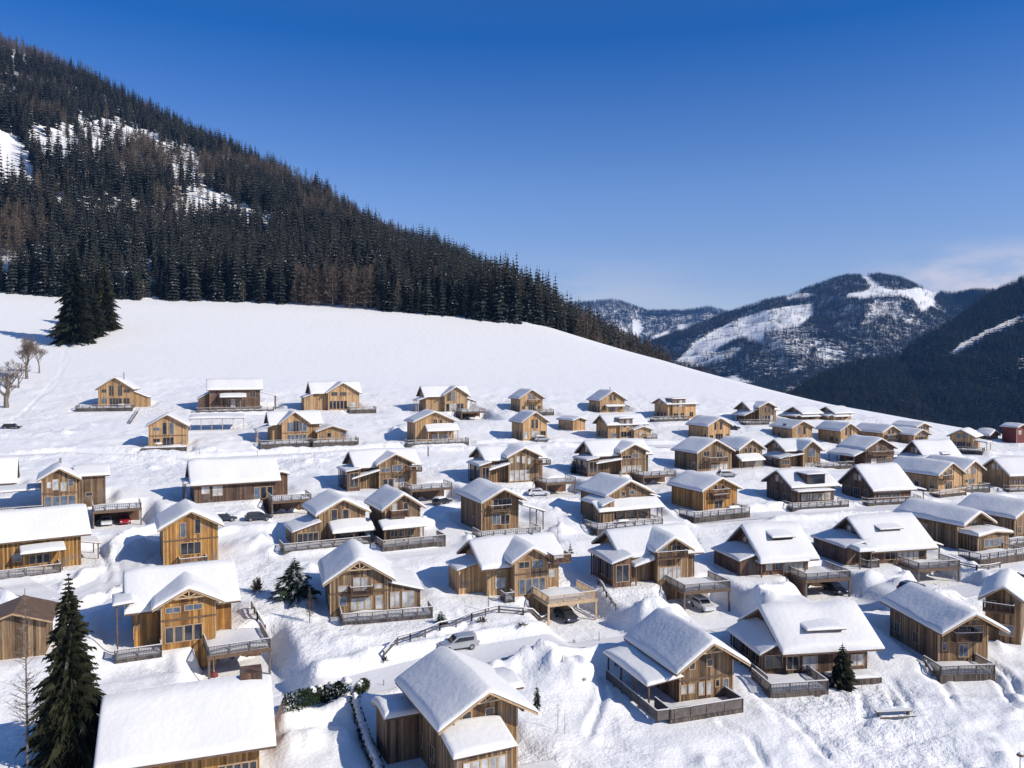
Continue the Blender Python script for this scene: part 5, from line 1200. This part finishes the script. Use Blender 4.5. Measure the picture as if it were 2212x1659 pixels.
fence([(829, 1426), (886, 1386), (950, 1362), (1019, 1340), (1077, 1324)], 1.0, 'grey timber fence climbing from the road past the silver car')
fence([(1079, 1324), (1130, 1329), (1188, 1338)], .9, 'low brown retaining rail below the pale timber carport', rails=3)
fence([(544, 1316), (556, 1338), (573, 1368)], 1.0, 'short sloping fence at the right of the raised terrace on posts', 1.2)
fence([(1292, 1262), (1310, 1290), (1330, 1318)], .9, 'stair rail running down beside the pale timber carport', 1.5)
fence([(2000, 1440), (2014, 1462)], .7, 'short fence stub left of the rounded slatted deck', 1)
fence([(298, 890), (290, 902), (281, 916)], .9, 'steep stair rail below the far left tan chalet', .6, 3)
fence([(2060, 1222), (2110, 1232), (2160, 1226)], .8, 'low snowy garden fence right of the veranda chalet', 2.2)
def post(px, py, hpx, label, lamp=False, r=.06, base=None, name='post', cat='post', mat='metal'):
    p = place(px, py); h = hpx/FPX*p.y; e = empty(name, p, 0, label, cat); MB().tube((0, 0, -.3), (0, 0, h), r, r*.8, 8).build('pole', M[mat], e)
    if lamp:
        m = MB(); m.tube((0, 0, h), (0, 0, h+.08), .28, .30, 10); m.tube((0, 0, h+.08), (0, 0, h+.22), .30, .05, 10); m.build('lamp_head', M['trim'], e)
        MB().tube((0, 0, h+.2), (0, 0, h+.34), .24, .06, 10).build('snow_cap', M['roofsnow'], e, True)
    if base: MB().tube((0, 0, -.2), (0, 0, .5), .55, .35, 10).build('base', M['red'], e, True)
post(1055, 1320, 44, 'thin dark pole in front of the pale new chalet', False, .07)
post(462, 1461, 46, 'pale timber pole with a red foot under the raised terrace', False, .08, True, mat='beam')
post(2203, 1676, 44, 'street lamp rising from the bottom right corner', True, .05, name='street_lamp', cat='street lamp')
for k, (a, b, h_, l) in enumerate([(795, 1484, 16, 'thin snow marker pole at the hedge bend, left one'), (829, 1482, 14, 'thin snow marker pole at the hedge bend, right one'), (1294, 1386, 22, 'snow marker pole on the road edge left of the sunlit front chalet'),
    (1860, 1286, 20, 'snow marker pole on the road behind the wide front roof'), (1308, 1122, 12, 'snow marker pole left of the wrapped porch chalet'), (637, 1000, 12, 'snow marker pole by the road below the glazed-gable chalet'), (556, 985, 12, 'snow marker pole on the second row road left of the glazed-gable chalet'),
    (431, 980, 12, 'snow marker pole just below the sun deck of the narrow tan chalet'), (1945, 1138, 16, 'snow marker pole above the dormer of the veranda chalet'), (2018, 1385, 30, 'snow marker pole left of the slatted deck chalet'), (832, 967, 10, 'snow marker pole between the two middle second row chalets'), (290, 988, 9, 'snow marker pole on bare snow above the brown chalet roof')]):
    post(a, b, h_, l, False, .045, name='marker_pole', cat='pole', mat='railwood')
p = place(1930, 1546); e = empty('timber_bench', p, R(6), 'weathered timber trough half buried in trampled snow at the lower right', 'bench')
MB().box(-1.9, 1.9, -.22, .22, .42, .5).build('seat', M['railwood'], e); MB().box(-1.7, 1.9, -.7, -.6, .0, .16).build('side_board', M['railwood'], e)
for sx in (-1.5, 1.5): MB().box(sx-.08, sx+.08, -.2, .2, -.2, .42).build('leg', M['railwood'], e)
MB().box(-1.85, 1.85, -.18, .2, .5, .6).build('snow_cover', M['roofsnow'], e)
# ---------------------------------------------------------------- cars
def car(loc, az, mat, snow, label, suv=False, pitch=0):
    e = empty('parked_car', loc, -R(az), label, 'car', 'cars parked among the chalets'); L = 2.25; hh = 1.62 if suv else 1.45; w = .9
    # local +y is the nose
    prof = [(-L, .38), (-L, .78), (-L+.08, .95), (-L+.35, 1.0 if not suv else 1.1), (.95, .98), (L-.25, .82), (L, .62), (L, .36)]
    b = MB(); n = len(prof)
    for s0, s1, k0, k1 in ((-w, -w+.10, .94, 1), (-w+.10, w-.10, 1, 1), (w-.10, w, 1, .94)):
        b.prism([(s0, y*(k0 if k0 < 1 else 1), z if k0 == 1 else .4+(z-.4)*.93) for y, z in prof], [(s1, y*(k1 if k1 < 1 else 1), z if k1 == 1 else .4+(z-.4)*.93) for y, z in prof])
    cab = [(-L+.22, .98), (-L+.62 if not suv else -L+.32, hh-.06), (-L+1.0 if not suv else -L+.6, hh), (.0, hh), (.35, hh-.06), (1.1, .96)]
    b.prism([(-w+.16, y, z) for y, z in cab], [(w-.16, y, z) for y, z in cab]); b.build('body', M[mat], e)
    g_ = MB(); gl = [(-L+.62, 1.02), (-L+.85 if not suv else -L+.6, hh-.14), (.1, hh-.14), (.78, 1.02)]
    for sx in (-1, 1): g_.prism([(sx*(w-.165), y, z) for y, z in gl], [(sx*(w-.14), y, z) for y, z in gl])
    g_.build('side_window', M['glass'], e)
    fw = [(.42, hh-.12), (1.06, 1.0)]; MB().prism([(-w+.24, .42, hh-.1), (-w+.24, 1.04, 1.0), (-w+.24, 1.08, 1.02), (-w+.24, .46, hh-.08)], [(w-.24, .42, hh-.1), (w-.24, 1.04, 1.0), (w-.24, 1.08, 1.02), (w-.24, .46, hh-.08)]).build('windscreen', M['glass'], e)
    MB().prism([(-w+.24, -L+.24, 1.02), (-w+.24, -L+.5, hh-.1), (-w+.24, -L+.46, hh-.1), (-w+.24, -L+.19, 1.02)], [(w-.24, -L+.24, 1.02), (w-.24, -L+.5, hh-.1), (w-.24, -L+.46, hh-.1), (w-.24, -L+.19, 1.02)]).build('rear_window', M['glass'], e)
    for sx in (-1, 1):
        for y in (-1.35, 1.38):
            wh = MB().tube((sx*(w-.2), y, .33), (sx*(w+.01), y, .33), .33, .33, 16).build('wheel', M['tyre'], e); MB().tube((sx*(w-.05), y, .33), (sx*(w+.025), y, .33), .21, .2, 12).build('rim', M['rim'], wh)
        MB().box(sx*.52, sx*.82, L-.06, L+.015, .6, .74).build('headlight', M['lampclear'], e); MB().box(sx*.62, sx*.84, -L-.015, -L+.05, .68, .92).build('tail_light', M['lampred'], e)
    if snow > .25:
        snow_slab('snow_cover', lambda u, v, z: (u, v, z), dense(-w+.14, w-.14, .3, (.0, .12, .3)), dense(-L+.4, .35, .4, (.0, .12, .3)), lambda U: hh+0*U, .1+.28*snow, e, 3)
        if snow > .5: snow_slab('bonnet_snow', lambda u, v, z: (u, v, z), dense(-w+.1, w-.1, .3, (.0, .12, .3)), dense(.95, L-.1, .4, (.0, .12, .3)), lambda U: .86+0*U, .22*snow, e, 4)
    return e
for (h, px, y, d, mat, snow, az, label) in CARS:
    x = h.hx(px, y, -1.5); p = h.world(x, y); p.z = gz(p.x, p.y)+.02
    car(p, math.degrees(h.th)+180 if az >= 80 else az, mat, snow, label)
for px, py, az, mat, snow, label, suv in [(990, 1402, -112, 'p_silver', .0, 'silver estate car parked on the cleared road in the middle', True), (1163, 1071, 78, 'p_white', .1, 'white saloon car parked in the open between third row chalets', False),
    (558, 1124, 68, 'p_dark', .15, 'dark car parked on the slope left of the white-canopy chalet', False), (482, 1126, 66, 'p_dark', 1.0, 'car almost buried in snow beside the tall orange chalet', False), (26, 926, 80, 'p_black', .9, 'snow-covered dark car alone at the left edge', False),
    (1968, 1278, 55, 'p_black', .1, 'black car half hidden behind the shaded roof at the lower right', False), (2186, 1254, 70, 'p_black', .5, 'dark car with a snowy roof at the right edge of the middle road', False), (1171, 953, 80, 'p_silver', .7, 'snowy silver car in front of the boxy tan chalet', False),
    (1583, 928, 85, 'p_black', .6, 'dark snow-capped car behind the plain-walled tan chalet', False), (1570, 1030, 80, 'p_silver', .8, 'snowed-in silver car below the stacked pale boards', False)]:
    p = place(px, py); p.z += .02; car(p, az, mat, snow, label, suv)
# ---------------------------------------------------------------- snowy garden tables on terraces
def table(px, py, label, w=1.6):
    p = place(px, py)
def on_deck(h, px, y, label, w=1.7, z=0.0):
    x = h.hx(px, y, 0); e = empty('garden_table', h.world(x, y, z+.1), -h.th, label, 'table')
    MB().box(-w/2, w/2, -.5, .5, .66, .72).build('table_top', M['trim'], e)
    for sx in (-1, 1):
        for sy in (-1, 1): MB().box(sx*(w/2-.12)-.04, sx*(w/2-.12)+.04, sy*.4-.04, sy*.4+.04, 0, .66).build('leg', M['trim'], e)
    snow_slab('snow_cover', lambda u, v, q: (u, v, q), dense(-w/2-.05, w/2+.05, .3, (0, .12, .3)), dense(-.55, .55, .3, (0, .12, .3)), lambda U: .72+0*U, .42, e, 3)
byl = {h.root['label']: h for h in HS}
def fh(s): return [h for l, h in byl.items() if s in l][0]
on_deck(fh('broad snow-covered porch roof'), 1345, -3.9, 'snow-heaped garden table on the deck of the wrapped porch chalet', 2.2)
on_deck(fh('cantilevered over the bank'), 1583, -2.6, 'garden table under a dome of snow on the cantilevered deck', 2.4)
on_deck(fh('leftmost chalet of the top row'), 262, -2.0, 'snow-heaped table on the dark terrace of the far left top row chalet', 1.8)
on_deck(fh('leftmost chalet of the second row'), 343, -1.5, 'snow-covered table on the sun deck of the narrow tan chalet', 1.4)
# ---------------------------------------------------------------- haze
hz_m = bpy.data.materials.new('haze_air'); hz_m.use_nodes = True; t = hz_m.node_tree; t.nodes.clear()
ho = N(t, 'ShaderNodeOutputMaterial'); hv = N(t, 'ShaderNodeVolumePrincipled'); t.links.new(hv.outputs[0], ho.inputs['Volume'])
hv.inputs['Color'].default_value = (.17, .44, 1, 1); hv.inputs['Density'].default_value = HAZE = .000042; hv.inputs['Anisotropy'].default_value = 0
hb = MB().box(-4200, 5200, -250, 9300, -420, 930).build('haze', hz_m); tag(hb, 'thin blue mountain air between the village and the far hills', 'haze', None, 'stuff')
